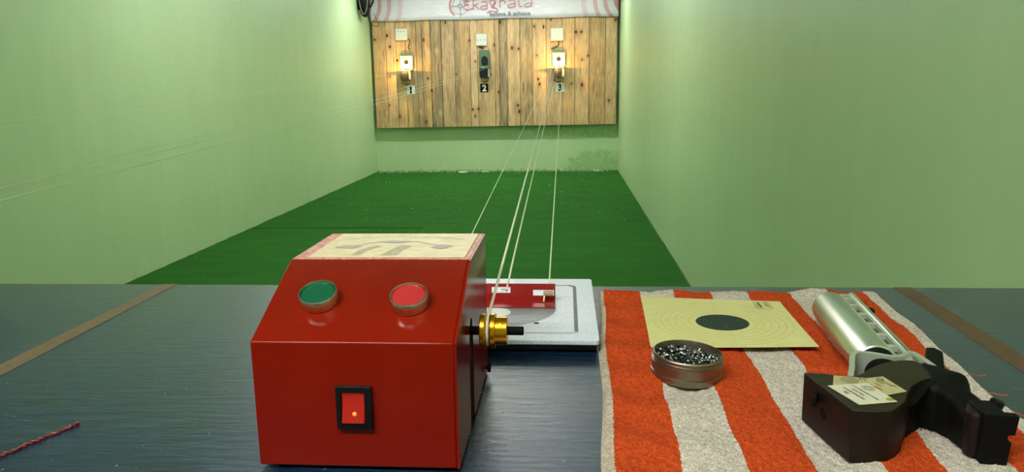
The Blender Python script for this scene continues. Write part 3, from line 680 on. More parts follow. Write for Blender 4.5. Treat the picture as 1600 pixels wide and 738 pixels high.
# ---------------------------------------------------------------- tin of pellets
TC = (.1058, .6350); TR = .0310
tn = thing('pellet_tin', 'open round metal tin filled with lead pellets standing on the towel', 'tin', (TC[0], TC[1], TZ + .0046), 0)
tn.rotation_euler = (math.radians(1.5), math.radians(2.5), 0)
R = TR
tin_prof = [(.0001, 0), (R - .002, 0), (R - .0004, .0008), (R, .0022), (R, .0058), (R - .0012, .0066), (R - .0012, .0070), (R - .0002, .0078), (R - .0002, .0150),
            (R - .0012, .0156), (R - .0012, .0162), (R - .0003, .0168), (R - .0003, .0176), (R - .0013, .0182), (R - .0013, .0188), (R - .0006, .0196), (R - .0006, .0206), (R - .0012, .0218), (R - .0018, .0220), (R - .0021, .0212),
            (R - .0021, .0015), (.0001, .0015)]
obj('tin_body', MB().lathe(tin_prof, n=96), M['tin'], tn, ang=50)
PEL = [(-0.0039,-0.0038,0.0175,1.41,-0.83,-2.24),(-0.0119,0.0122,0.0168,-0.5,-2.41,-0.11),(-0.0008,0.0117,0.016,-0.62,1.02,-0.65),(-0.0063,0.01,0.0158,0.6,1.53,0.88),(0.0078,0.0064,0.0151,1.96,0.26,2.08),(0.0072,-0.0128,0.0151,-0.5,-0.6,0.22),(0.0015,0.007,0.015,0.58,-2.69,0.43),(-0.0097,-0.0061,0.015,0.48,0.45,1.18),(0.0014,0.0163,0.0145,0.26,-1.23,-1.67),(-0.0117,0.0085,0.0143,0.29,2.26,1.27),(0.0166,-0.0058,0.0141,1.03,-0.41,2.86),(0.0061,-0.0046,0.014,-1.81,-0.02,0.58),(0.0134,0.0077,0.014,3.06,-0.82,-0.5),(-0.0108,0.0185,0.0139,3.04,0.63,-0.54),(-0.0086,-0.0013,0.0139,0.58,3.04,-0.78),(-0.0001,-0.0019,0.0138,0.1,0.82,-2.0),(0.0003,-0.0075,0.0137,-1.0,-0.73,2.0),(0.0046,0.001,0.0137,-0.18,-0.72,-1.59),(0.0094,-0.0009,0.0136,1.94,0.16,0.46),(-0.0064,0.0059,0.0136,-1.7,-0.96,1.93),(-0.0051,-0.005,0.0134,1.44,0.83,-0.16),(-0.0204,0.015,0.0132,-2.58,-0.86,0.06),(-0.0113,0.0022,0.0132,1.67,-0.68,2.03),(-0.0087,0.0131,0.0131,0.28,-2.48,0.97),(0.0149,-0.0198,0.013,-0.96,2.45,0.42),(-0.0143,-0.0024,0.0129,-0.77,-0.49,0.2),(-0.0241,-0.0081,0.0129,0.73,-0.06,-2.83),(-0.0142,0.0144,0.0128,1.79,0.84,-0.52),(-0.0042,0.0201,0.0128,-0.42,0.26,0.94),(0.0034,-0.0124,0.0126,-1.8,-2.62,0.16),(0.0211,-0.0059,0.0125,2.46,0.08,-1.88),(0.0044,0.0093,0.0124,-1.91,-0.16,1.04),(0.0082,-0.024,0.0124,0.77,-2.64,-0.96),(0.019,-0.0106,0.0123,-1.8,-0.97,-0.35),(0.001,0.0217,0.0121,0.19,0.35,2.42),(0.0114,-0.0053,0.012,-0.35,3.07,0.65),(-0.0018,0.0034,0.012,0.97,0.41,0.06),(-0.0027,-0.0171,0.012,0.26,-0.52,-1.46),(0.0109,-0.0141,0.0118,-1.08,0.09,-3.11),(0.0236,0.006,0.0118,1.87,0.27,1.98),(-0.0174,0.0098,0.0117,-0.9,0.27,2.53),(0.0049,0.0175,0.0117,0.71,0.23,2.55),(0.0225,0.0105,0.0116,-1.56,-0.47,-1.1),(-0.0087,0.0233,0.0115,1.26,2.65,0.12),(-0.0045,0.0137,0.0115,0.43,0.33,-0.22),(-0.0154,-0.0091,0.0115,-1.93,-2.22,-0.2),(0.0092,0.0154,0.0115,2.63,-0.51,1.54),(-0.0197,0.0037,0.0115,-1.23,-0.92,-1.66),(-0.0001,0.0115,0.0114,1.39,-2.56,-0.45),(0.0031,-0.0184,0.0114,1.62,0.16,0.77),(-0.0056,-0.0212,0.0114,0.01,-1.8,1.94),(0.0225,-0.0016,0.0114,-1.87,0.34,0.89),(0.008,-0.0097,0.0113,2.32,0.35,-0.34),(0.0203,-0.0154,0.0113,0.01,-2.33,-2.24),(-0.0086,-0.0097,0.0113,-0.72,-0.45,1.68),(-0.0186,-0.0022,0.0112,-0.25,-0.67,0.32),(-0.0129,-0.0183,0.0112,-0.22,0.7,-3.05),(-0.0139,0.0062,0.0111,-1.6,-1.22,0.8),(0.0073,0.0044,0.0111,1.2,-0.82,0.79),(0.0161,0.0127,0.0111,-0.66,-0.19,-1.08),(0.0128,0.0206,0.011,0.78,-0.67,2.77),(-0.0242,0.0062,0.0109,1.15,0.58,2.57),(-0.0013,-0.0131,0.0108,-1.12,0.43,-1.39),(0.0155,-0.0028,0.0107,0.96,2.65,0.49),(0.0151,-0.0147,0.0107,0.76,0.91,-0.69),(0.0106,0.0094,0.0107,0.57,1.01,1.8),(-0.0027,0.0245,0.0106,1.53,0.02,-3.12),(0.0024,0.0043,0.0106,-0.64,-0.74,2.78),(-0.0064,-0.0144,0.0106,0.37,-2.42,0.92),(0.0053,0.0242,0.0105,1.44,0.69,-1.11),(-0.0245,0.0006,0.0105,1.06,1.27,-2.11),(-0.0172,0.0179,0.0104,-1.66,1.25,0.67),(-0.0059,0.0022,0.0103,-1.15,0.18,-2.69),(0.0161,0.0053,0.0103,0.57,-1.93,0.08),(0.0047,-0.0066,0.0102,-0.46,2.24,-0.2),(0.0109,-0.0211,0.0102,1.31,2.25,0.73),(0.0116,0.0008,0.0101,-0.97,-0.38,-1.11),(-0.0244,-0.0044,0.0101,-1.77,0.65,-1.87),(0.0037,-0.0247,0.0101,-1.41,-0.99,0.1),(-0.0217,0.012,0.01,1.08,-0.59,1.34),(0.0204,0.0148,0.01,1.16,1.17,0.1),(-0.0011,0.017,0.0099,-0.53,-0.53,-2.47),(-0.0082,0.0178,0.0098,-1.58,-0.15,2.82),(-0.0017,-0.0084,0.0098,2.04,0.73,1.52),(-0.0116,-0.0137,0.0098,1.26,-1.05,-1.34),(-0.0216,-0.0121,0.0098,0.72,1.04,1.61),(0.0147,-0.0085,0.0096,-2.04,-0.09,-2.43),(-0.0138,0.0209,0.0096,0.53,0.37,0.65),(-0.0107,-0.0224,0.0096,-2.46,-0.73,0.06),(0.0165,0.0185,0.0096,-1.28,-0.33,2.57),(-0.0039,0.0077,0.0095,0.82,-1.52,-1.0),(0.0065,0.012,0.0095,-2.03,-0.69,1.27),(0.0253,0.0014,0.0095,0.88,0.02,-3.11),(-0.0015,-0.0031,0.0094,1.2,0.36,-0.27),(-0.0116,-0.005,0.0094,0.19,0.65,-0.45),(0.0067,-0.0165,0.0094,0.37,-1.37,-1.27),(0.0247,-0.0063,0.0094,-2.4,-0.77,0.44),(-0.0191,-0.0065,0.0092,0.64,0.78,0.18),(-0.0168,-0.0137,0.0091,-2.52,0.43,-0.29),(0.0031,-0.001,0.009,0.89,-0.35,0.53),(-0.0121,0.0003,0.0088,-1.3,1.97,-0.79),(-0.0007,-0.0206,0.0086,1.4,0.39,-1.21),(0.0033,-0.0112,0.0083,1.45,2.37,0.7),(-0.0059,-0.0053,0.0083,-0.07,2.52,-0.76),(-0.0089,0.01,0.0083,-0.44,-0.52,1.66),(0.0203,0.0029,0.0083,-0.08,-0.58,-1.92),(-0.0123,0.0134,0.0082,0.26,0.35,-2.82),(0.0024,0.0143,0.0077,-0.72,-1.96,1.82),(-0.0155,-0.0203,0.0077,0.9,2.89,0.71),(0.0234,0.0087,0.0076,1.52,1.42,-1.11),(0.005,0.0075,0.0075,0.12,2.29,-0.95),(-0.0082,-0.0183,0.0075,-1.88,-0.09,1.17),(0.0108,0.0053,0.0075,-2.72,-0.43,0.61),(0.0179,-0.0059,0.0075,0.29,0.57,0.36),(0.0097,0.0236,0.0074,-2.95,-0.03,1.34),(-0.0005,-0.0252,0.0074,0.89,0.05,1.72),(0.0184,-0.0166,0.0073,-0.8,-0.54,0.75),(-0.0136,-0.0086,0.0073,-1.24,0.51,-1.96),(0.0073,0.019,0.0073,0.6,0.68,-1.53),(0.0098,-0.0086,0.0072,0.2,1.05,0.04),(0.0078,-0.0034,0.0072,1.66,0.26,0.35),(-0.0063,0.0244,0.0072,0.22,-2.95,1.44),(-0.0049,-0.0117,0.0072,0.77,0.81,-3.07),(-0.0241,-0.0087,0.0072,0.02,3.12,0.1),(-0.0192,0.0015,0.0072,-0.61,0.35,-2.24),(-0.002,0.0029,0.007,0.86,2.0,0.93),(0.0158,0.0006,0.007,-0.64,-3.11,-0.31),(0.0187,-0.0117,0.007,0.88,-0.73,-1.96),(0.0112,-0.0173,0.007,-0.13,-0.6,-2.49),(-0.024,0.0083,0.0069,-1.25,0.02,-0.38),(0.0186,0.0117,0.0069,-2.08,1.2,-0.02),(-0.0197,0.0066,0.0069,-0.26,-0.15,1.85),(-0.0174,0.0115,0.0068,1.7,-0.91,-0.75),(0.0001,0.021,0.0068,1.51,-0.17,1.85),(-0.0062,-0.0246,0.0068,-1.39,0.63,-1.67),(-0.0245,0.0031,0.0068,1.41,-0.01,-1.68),(-0.015,0.0034,0.0068,2.74,-0.13,-0.71),(0.0004,0.0089,0.0067,1.56,-2.51,0.12),(-0.009,0.0056,0.0067,0.54,-1.56,-0.78),(0.0136,0.0104,0.0067,0.54,0.21,-1.48),(0.0077,0.0018,0.0066,0.41,2.22,0.13),(-0.0135,0.0086,0.0066,1.68,-1.89,-0.39),(-0.0238,-0.0017,0.0066,1.48,0.04,-1.67),(-0.0057,-0.0008,0.0066,-1.52,-1.93,1.02),(-0.0163,-0.0031,0.0066,-2.13,-0.38,1.7),(0.0122,0.0169,0.0066,1.35,-0.9,-2.05),(0.0038,-0.0185,0.0066,1.55,0.61,0.51),(-0.0048,0.0189,0.0065,-1.78,-1.8,0.4),(-0.0045,0.0129,0.0065,-1.35,0.57,-2.57),(0.0203,-0.0019,0.0065,-1.48,0.81,-1.58),(0.0004,-0.014,0.0064,-1.1,1.39,-2.0),(0.0094,0.0134,0.0064,0.96,1.03,0.36),(-0.0201,-0.0157,0.0062,-0.89,-0.82,-2.99),(0.0082,-0.0134,0.0062,2.39,-0.13,-0.61),(0.0029,-0.0045,0.0061,1.06,-0.39,-0.64),(-0.0112,0.0229,0.0061,-0.06,-2.31,0.54),(-0.0156,0.0173,0.0061,1.17,1.36,1.3),(-0.0005,0.0254,0.0061,0.57,-0.33,-1.04),(0.0049,0.0243,0.0061,-1.6,-0.59,-0.19),(0.0124,-0.0024,0.006,-0.83,-0.95,2.85),(0.0056,-0.024,0.006,1.69,-1.25,0.22),(0.0162,0.0063,0.006,-0.25,1.38,-0.16),(0.0135,-0.0128,0.0058,-0.91,-2.85,-0.85),(0.0103,-0.0227,0.0058,1.57,-2.52,0.45),(0.025,0.004,0.0057,-0.3,0.93,1.7),(-0.0133,-0.0163,0.0057,2.09,0.86,-1.02),(-0.0094,0.018,0.0056,1.42,-0.71,-2.5),(-0.0213,0.0139,0.0054,0.38,0.87,1.4),(0.0179,0.0172,0.0053,-1.64,-1.27,-0.75),(-0.0178,-0.0106,0.0053,0.84,-0.68,-1.59)]
PEL = [(x * 1.03, y * 1.03, z + .0034, a, b, c_) for (x, y, z, a, b, c_) in PEL]
if not PEL:
    k = 0
    for layer in range(2):
        n_ = 0
        for q in range(-8, 9):
            for r in range(-8, 9):
                x = (q + .5 * (r & 1)) * .0052 + layer * .0026; y = r * .0046 + layer * .0015
                if math.hypot(x, y) < R - .0052:
                    e = (random.uniform(0, PI), random.uniform(0, PI), random.uniform(0, PI)); PEL.append((x, y, .0115 + layer * .0042, *e))
def pellet_mesh():
    mb = MB(); P = [(.0001, -.0027), (.0012, -.0026), (.0019, -.0021), (.0022, -.0014), (.0021, -.0008), (.0013, -.0001), (.0013, .0004), (.0018, .0016), (.00225, .0027), (.0020, .0027), (.0011, .0008), (.0001, .0005)]
    mb.lathe(P, n=12); o = obj('lead_pellet', mb, M['lead'], ang=40); return o
p0 = pellet_mesh(); first = True
tag(p0, 'small grey waisted lead pellet heaped in the round tin', 'pellet', 'lead pellets in the round tin')
tmat = Matrix.Translation(tn.location) @ tn.rotation_euler.to_matrix().to_4x4()
from mathutils import Euler
for (x, y, z, a, b, c_) in PEL[:290]:
    o = p0 if first else p0.copy()
    if not first: COL.objects.link(o)
    first = False
    o.matrix_world = tmat @ Matrix.Translation((x, y, z)) @ Euler((a, b, c_)).to_matrix().to_4x4()

# ---------------------------------------------------------------- air pistol lying on its side
# local axes: x = up side of the pistol (to the right), y = towards the muzzle, z = up from the towel
fy = Vector((.108, .994)).normalized()
gn = thing('air_pistol', 'match air pistol lying on its side on the towel, silver cylinder pointing away', 'pistol', (.30, .49, TZ + .0052), -math.atan2(.108, .994))
def fu(pts): return [(u / 1000, f / 1000) for (f, u) in pts]
def smooth_poly(pts, it=2, keep=()):
    for _ in range(it):
        q = []
        n = len(pts)
        for i in range(n):
            a = pts[i]; b = pts[(i + 1) % n]
            q.append((a[0] * .75 + b[0] * .25, a[1] * .75 + b[1] * .25)); q.append((a[0] * .25 + b[0] * .75, a[1] * .25 + b[1] * .75))
        pts = q
    return pts
def pebble(pts, z0, ztop, rnd=.003, steps=4, grid=.004):
    fz = ztop if callable(ztop) else (lambda x, y: ztop)
    ar = sum(pts[i][0] * pts[(i + 1) % len(pts)][1] - pts[(i + 1) % len(pts)][0] * pts[i][1] for i in range(len(pts)))
    if ar < 0: pts = pts[::-1]
    n = len(pts); nr = []
    for i in range(n):
        d = (Vector(pts[(i + 1) % n]) - Vector(pts[i - 1])).normalized(); nr.append(Vector((-d.y, d.x)))
    inner = [(pts[i][0] + nr[i].x * rnd, pts[i][1] + nr[i].y * rnd) for i in range(n)]
    cap = bmesh.new(); cap.faces.new([cap.verts.new((p[0], p[1], 0)) for p in inner])
    xs = [p[0] for p in pts]; ys = [p[1] for p in pts]
    for ax, lo, hi in ((0, min(xs), max(xs)), (1, min(ys), max(ys))):
        t_ = lo + grid
        while t_ < hi:
            co = (t_, 0, 0) if ax == 0 else (0, t_, 0); no = (1, 0, 0) if ax == 0 else (0, 1, 0)
            bmesh.ops.bisect_plane(cap, geom=cap.faces[:] + cap.edges[:] + cap.verts[:], plane_co=co, plane_no=no, dist=1e-7)
            t_ += grid
    bmesh.ops.triangulate(cap, faces=cap.faces)
    for v in cap.verts: v.co.z = fz(v.co.x, v.co.y)
    # walls follow the real cap border
    border = [e for e in cap.edges if len(e.link_faces) == 1]
    nxt = {}
    for e in border:
        a, b = e.verts; nxt.setdefault(a, []).append(b); nxt.setdefault(b, []).append(a)
    loop = [border[0].verts[0]]; prev = None
    while True:
        c_ = loop[-1]; cand = [q for q in nxt[c_] if q is not prev]
        q = cand[0]
        if q is loop[0]: break
        prev = c_; loop.append(q)
    m = len(loop)
    a2 = sum(loop[i].co.x * loop[(i + 1) % m].co.y - loop[(i + 1) % m].co.x * loop[i].co.y for i in range(m))
    if a2 < 0: loop = loop[::-1]
    on = []
    for i in range(m):
        d = (loop[(i + 1) % m].co - loop[i - 1].co); d.z = 0; d.normalize(); on.append(Vector((d.y, -d.x, 0)))
    rings = [loop]
    for k in range(steps - 1, -1, -1):
        a = PI / 2 * k / steps
        rings.append([cap.verts.new((p.co.x + o_.x * rnd * math.cos(a), p.co.y + o_.y * rnd * math.cos(a), max(z0 + .0006, p.co.z - rnd * (1 - math.sin(a))))) for p, o_ in zip(loop, on)])
    rings.append([cap.verts.new((p.co.x + o_.x * rnd * .7, p.co.y + o_.y * rnd * .7, z0)) for p, o_ in zip(loop, on)])
    for a, b in zip(rings, rings[1:]):
        for i in range(m): cap.faces.new((a[i], a[(i + 1) % m], b[(i + 1) % m], b[i]))
    cap.faces.new(rings[-1])
    bmesh.ops.recalc_face_normals(cap, faces=cap.faces)
    return cap
# cylinder
CU = -.0535; CZ = .0178
cyl = obj('air_cylinder', MB().lathe([(.0001, .112), (.0155, .112), (.0158, .119), (.0158, .120), (.0172, .1215), (.0172, .2905), (.0165, .2925), (.0150, .2932), (.0001, .2932)], (CU, 0, CZ), (0, 1, 0), 64), M['alu'], gn, ang=40)
cap_ = obj('cylinder_valve', MB().lathe([(.0001, .088), (.0128, .088), (.0140, .091), (.0140, .104), (.0155, .108), (.0161, .113), (.0161, .1202)], (CU, 0, CZ), (0, 1, 0), 48), M['blackm'], gn)
# silver frame rail with slots, and the bright barrel ridge
mb = MB()
za, zb = .008, .0315
mb.box(-.0440, -.0415, .100, .298, za, zb)       # left web
mb.box(-.0345, -.0312, .100, .298, za, zb)       # right web
for a, b in ((.100, .112), (.132, .137), (.163, .168), (.194, .199), (.225, .230), (.256, .261), (.280, .284), (.292, .298)):
    mb.box(-.0416, -.0344, a, b, za, zb)
fr_ = obj('slotted_rail', mb, M['aluflat'], gn, bevel=.0005)
obj('shaded_slot_floor', MB().box(-.0414, -.0346, .102, .297, za, .0265), M['alushade'], fr_, smooth=False)
obj('barrel', MB().lathe([(.0026, .098), (.0034, .100), (.0034, .300), (.0026, .302), (.0016, .302), (.0016, .290)], (-.0298, 0, .0292), (0, 1, 0), 32), M['alu'], gn)
obj('front_sight', MB().box(-.0235, -.0185, .255, .265, .018, .027), M['blackm'], gn, bevel=.0006)
# trigger guard / frame plate edge
gd = fu([(50, -92), (70, -86), (90, -81), (101, -77), (105, -72), (104, -62), (99, -50), (100, -42), (106, -36), (110, -30), (100, -27), (80, -24)])
def thick_path(pts, th):
    n = len(pts); L = []; R_ = []
    for i in range(n):
        d = (Vector(pts[min(i + 1, n - 1)]) - Vector(pts[max(i - 1, 0)])).normalized(); nn = Vector((-d.y, d.x)) * th / 2
        L.append((pts[i][0] + nn.x, pts[i][1] + nn.y)); R_.append((pts[i][0] - nn.x, pts[i][1] - nn.y))
    return L + R_[::-1]
gsm = []
for i in range(len(gd) - 1):
    for q in range(4):
        t_ = q / 4; p0_ = gd[max(i - 1, 0)]; p1_ = gd[i]; p2_ = gd[i + 1]; p3_ = gd[min(i + 2, len(gd) - 1)]
        gsm.append(tuple(.5 * ((2 * p1_[k]) + (-p0_[k] + p2_[k]) * t_ + (2 * p0_[k] - 5 * p1_[k] + 4 * p2_[k] - p3_[k]) * t_ ** 2 + (-p0_[k] + 3 * p1_[k] - 3 * p2_[k] + p3_[k]) * t_ ** 3) for k in (0, 1)))
gsm.append(gd[-1])
obj('trigger_guard', MB().prism(thick_path(gsm, .0042), .006, .0345), M['aluflat'], gn, bevel=.0007, seg=2)
obj('trigger', MB().prism(fu([(72, -58), (86, -62), (94, -66), (95, -63), (88, -57), (74, -52)]), .012, .022), M['blackm'], gn, bevel=.001)
# grip: palm rest with flat olive top
gp = fu([(42, -127), (43, -112), (39, -100), (40, -93), (46, -86), (58, -77), (68, -68), (77, -56), (82, -45), (84, -38), (78, -31), (68, -29), (52, -32), (40, -46), (27, -57), (13, -64), (0, -69), (-12, -77), (-20, -84), (-23, -96), (-22, -109), (10, -118)])
def z_grip(x, y): return .0385
obj('palm_rest', pebble(gp, 0, lambda x, y: .0378 - .10 * max(0, x + .05), .0012, 3, .006), M['olive'], gn, ang=50)
pr_ = bpy.data.objects['palm_rest']; pr_.data.materials.append(M['palmside'])
for p_ in pr_.data.polygons:
    if abs(p_.normal.z) < .35: p_.material_index = 1  # upright faces take the darker brown
ngk = fu([(80, -40), (83, -30), (76, -20), (66, -14), (54, -9), (46, -11), (36, -14), (28, -10), (21, -8), (10, -10), (5, -13), (2, -20), (2, -27), (12, -29.5), (26, -32), (36, -37), (40, -45), (38, -54), (28, -64), (16, -73), (4, -80), (4, -66), (20, -58), (36, -48), (50, -36)])
ngk = fu([(79, -38), (80, -30), (75, -21), (66, -15), (55, -10), (46, -11), (36, -14), (28, -10), (21, -8), (10, -10), (5, -13), (2, -20), (2, -27), (12, -29.5), (26, -32), (35, -37), (38, -44), (37, -52), (29, -64), (20, -71), (24, -60), (35, -50), (48, -40), (62, -38)])
def z_neck(x, y):
    u, f = x * 1000, y * 1000
    # convex body falling away towards the rear and the grip hollow
    ridge = 62 + (u + 20) * .1
    z = .0375 - .0000085 * max(0, ridge - f) ** 2 * .45
    z -= .00028 * max(0, -u - 40)
    z += .0018 * math.exp(-((f - 52) / 9) ** 2 - ((u + 16) / 7) ** 2)
    return max(.012, z)
obj('grip_body', pebble(ngk, 0, z_neck, .0065, 6, .004), M['gripdark'], gn, ang=70)
obj('grip_rear_wood', pebble(fu([(4, -30), (20, -22), (18, -12), (8, -10), (-2, -14), (-5, -21), (-4, -28)]), .001, .0325, .003), M['brownwood'], gn, ang=60)
# raised black pieces paint the dark of recesses in the palm rest's face
hr = obj('adjustment_hole', MB().lathe([(.0001, 0), (.0048, 0), (.0048, .0006), (.0001, .0006)], (-.1178, .012, .019), (-.96, -.28, 0), 24), M['blackm'], gn)
obj('adjustment_slot', MB().box(-.0015, .0015, -.018, .010, .024, .0315), M['blackm'], gn, loc=(-.1205, .028, 0), bevel=.0005).rotation_euler = (0, 0, -.28)
# cocking lever tab
obj('loading_lever', pebble(fu([(104, -16), (118, -16), (150, -6), (160, -2), (160, 5), (150, 8), (112, -4)]), .0, .0225, .0015), M['blackm'], gn, ang=45)
obj('lever_pivot', MB().box(-.026, -.010, .070, .112, .002, .024), M['blackm'], gn, bevel=.003, seg=3)
# rear sight: block with a notch in its upper edge
rs = MB()
prof_rs = [(-.0240, .000), (-.0240, .0360), (-.0030, .0350), (-.0045, .0215), (-.0085, .0215), (-.0090, .0165), (-.0060, .0165), (-.0075, .000)]
rs.prism([(a, b) for a, b in prof_rs], -.012, -.0055, 'y')
rsb = obj('rear_sight_blade', rs, M['blackm'], gn, bevel=.0006)
obj('rear_sight_base', MB().box(-.0240, -.0085, -.0060, .016, .001, .0345), M['blackm'], gn, bevel=.0015)
obj('sight_screw', MB().lathe([(.0042, 0), (.0046, .001), (.0046, .005), (.0035, .006)], (-.0075, .014, .030), (.4, 0, 1), 20), M['black'], gn)
# stickers
def quad(name, pts, z, m, lb=None):
    o = obj(name, MB().prism(fu(pts), z, z + .00025), m, gn, smooth=False)
    if lb: o['label'] = lb
    return o
ZS = .0380
quad('sticker', [(38, -107), (36, -84), (24, -84), (18, -112), (30, -109)], ZS, M['sticky'], 'yellowed competition sticker with ring symbol')
quad('sticker', [(36, -84), (41, -72), (14, -64), (5, -80), (24, -86)], ZS + .00005, M['sticky'], 'yellowed sticker with red lettering')
quad('sticker', [(16.5, -116), (25.5, -87), (-6, -76), (-15, -102.5)], ZS + .0003, M['stickw'], 'white championship sticker numbered 852')
def stxt(body, f, u, size, m=M['ink2'], fdir=(-30, 13), updir=(9, 29), z=ZS + .0007):
    xa = Vector((fdir[1], fdir[0], 0)).normalized(); ya = Vector((updir[1], updir[0], 0)).normalized()
    # keep the lettering readable from above
    return text_obj('t', body, size, m, frame((u / 1000, f / 1000, z), xa, ya if xa.cross(ya).z > 0 else -ya), bold=.00004)
tx = [stxt('11TH NORTH EAST ZONE', 19.5, -99.5, .0023), stxt('SHOOTING', 12.5, -101, .0024), stxt('CHAMPIONSHIP 2021', 14.5, -106.5, .0024), stxt('852', 7, -108, .0036)]
merge_meshes('sticker_lettering', tx, M['ink2'], gn)
mb = MB()
for (f, u, rr) in ((15, -89, (.0015, .0028, .0042)), (29, -98, (.0015, .0030, .0046, .0058)), (34, -76, (.0015, .0022))):
    for r_ in rr:
        g = ring_strip([(u / 1000 + r_ * math.cos(2 * PI * k / 28), f / 1000 + r_ * math.sin(2 * PI * k / 28)) for k in range(28)], .0003, ZS + .0008); mb.add(g.v, g.f)
obj('sticker_emblem', mb, M['ink2'], gn, smooth=False)
gd_ = obj('sticker_emblem', MB().add([(-.080 + .0026 * math.cos(2 * PI * k / 20), -.003 + .0022 * math.sin(2 * PI * k / 20), ZS + .0008) for k in range(20)], [tuple(range(20))]), plain('yellow_emblem', (150, 140, 40), .5, var=.4, vs=900), gn, smooth=False)
tx = [stxt('NORTH', 32, -80, .0023, z=ZS + .0006), stxt('EAST ZONE', 32, -76.5, .0022, z=ZS + .0006), stxt('2011', 24, -71, .0022, z=ZS + .0006)]
merge_meshes('sticker_lettering', tx, M['ink2'], gn)
tx = [stxt('WEST', 26, -82.5, .0027, M['inkred'], z=ZS + .0006), stxt('BENGAL', 20, -84, .0022, M['inkred'], z=ZS + .0006)]
merge_meshes('sticker_lettering', tx, M['inkred'], gn)
tx = [stxt('RIFLE', 36, -90.5, .0022, fdir=(-1, 0), updir=(0, 1), z=ZS + .0006), stxt('CLUB', 36, -87.5, .0022, fdir=(-1, 0), updir=(0, 1), z=ZS + .0006)]
merge_meshes('sticker_lettering', tx, M['ink2'], gn)

# ---------------------------------------------------------------- wooden backboard on the far wall
BX0, BX1, BY, BT = -2.645, .690, 10.44, .04
seam = [108, 162, 205, 245, 290, 315, 350, 395, 450, 515, 545, 617, 635, 668, 720, 772, 828, 895, 945, 1003, 1070, 1117]
def sx_(z): return BX0 + (z - 108) * (BX1 - BX0) / (1117 - 108)
def sz_(z): return 2.06 - (z - 88) * (2.06 - .633) / (518 - 88)
NXb, NZb = 900, 330
zb_ = lambda X: .618 + (X - BX0) / (BX1 - BX0) * .022
XX, TT = np.meshgrid(np.linspace(BX0, BX1, NXb), np.linspace(0, 1, NZb))
ZBOT = zb_(XX); ZZ = ZBOT + (2.14 - ZBOT) * TT
rng = np.random.default_rng(5)
seams = np.array([sx_(s) for s in seam]); pid = np.clip(np.searchsorted(seams, XX) - 1, 0, len(seams) - 2)
pc = rng.uniform(-.16, .16, len(seams)); warm = rng.uniform(-.05, .05, len(seams))
def nz(sx__, sz__, seed, octv=3):
    out = np.zeros_like(XX); amp = 1; tot = 0
    for o_ in range(octv):
        gx = int(sx__ * 2 ** o_) + 3; gz = int(sz__ * 2 ** o_) + 3
        G = np.random.default_rng(seed + o_).uniform(-1, 1, (gz, gx))
        a = (XX - BX0) / (BX1 - BX0) * (gx - 2); b = TT * (gz - 2); i = a.astype(int); j = b.astype(int); fa = a - i; fb = b - j
        fa = fa * fa * (3 - 2 * fa); fb = fb * fb * (3 - 2 * fb)
        out += amp * ((G[j, i] * (1 - fa) + G[j, i + 1] * fa) * (1 - fb) + (G[j + 1, i] * (1 - fa) + G[j + 1, i + 1] * fa) * fb); tot += amp; amp *= .6
    return out / tot
warp = nz(16, 4, 11) * .05
knots = [(170, 145), (118, 160), (175, 310), (168, 428), (210, 475), (322, 498), (335, 320), (322, 165), (415, 97), (512, 170), (535, 255), (520, 450), (545, 448), (530, 478), (715, 207), (688, 203), (640, 100), (710, 435), (715, 460), (780, 120), (818, 122), (848, 95), (790, 235), (800, 350), (862, 335), (950, 145), (972, 145), (975, 255), (975, 355), (932, 350), (998, 240), (1085, 420), (208, 245), (455, 305), (600, 310), (615, 190), (350, 370), (630, 380), (180, 190), (1110, 100), (795, 330)]
kn = np.zeros_like(XX); kd = np.zeros_like(XX); swirl = np.zeros_like(XX)
for (a, b) in knots:
    kx, kz = sx_(a), sz_(b); rx = rng.uniform(.008, .017); rz = rx * rng.uniform(1.0, 1.9)
    d = ((XX - kx) / rx) ** 2 + ((ZZ - kz) / rz) ** 2
    kn = np.maximum(kn, np.clip(1.5 - d, 0, 1)); kd = np.maximum(kd, np.exp(-d / 9)); swirl += np.sign(XX - kx) * np.exp(-(((XX - kx) / .05) ** 2 + ((ZZ - kz) / .12) ** 2)) * .018
ga = (XX + warp * .35 - swirl) 
grain = .5 + .5 * np.sin(ga * 330 + 6 * nz(40, 3, 21) + pid * 1.7)
fine = nz(380, 14, 31, 3)
val = 1 + pc[pid] + (grain - .5) * .34 + fine * .42 + nz(30, 7, 41) * .16
base = np.stack([np.full_like(XX, .55), np.full_like(XX, .36), np.full_like(XX, .17)], -1)
base[..., 0] *= 1 + warm[pid]; base[..., 2] *= 1 - warm[pid] * 2
grey = np.zeros_like(XX)
for (a, b, s_) in ((345, 400, .95), (632, 672, .85), (716, 776, .75), (448, 475, .6), (262, 330, .6), (690, 715, .4), (780, 800, .4), (108, 165, .5), (545, 575, .3), (1000, 1015, .4)):
    grey = np.maximum(grey, s_ * np.clip(np.minimum((XX - sx_(a)), (sx_(b) - XX)) / .02, 0, 1) * np.clip(.75 + .6 * nz(60, 5, 51), 0, 1))
g3 = np.stack([np.full_like(XX, .20), np.full_like(XX, .170), np.full_like(XX, .095)], -1)
colr = base * val[..., None]; colr = colr * (1 - grey[..., None]) + g3 * val[..., None] * grey[..., None]
crk = np.clip((nz(260, 5, 61, 2) - .48) * 6, 0, 1) * (.45 + .55 * ((pid == 14) | (pid == 6) | (pid == 5) | (pid == 12)))
colr = colr * (1 - .7 * crk[..., None]) 
colr = colr * (1 - .30 * kd[..., None] * np.array([.6, 1, 1.2])); colr = colr * (1 - kn[..., None]) + np.array([.055, .022, .012]) * kn[..., None]
put = [(375, 207), (440, 212), (145, 235), (155, 460), (300, 455), (383, 462), (450, 455), (627, 458), (690, 175), (745, 180), (600, 170), (925, 160), (1032, 155), (805, 455), (881, 455), (967, 462), (1040, 458), (545, 462), (800, 170), (520, 210), (100, 235)]
pt = np.zeros_like(XX)
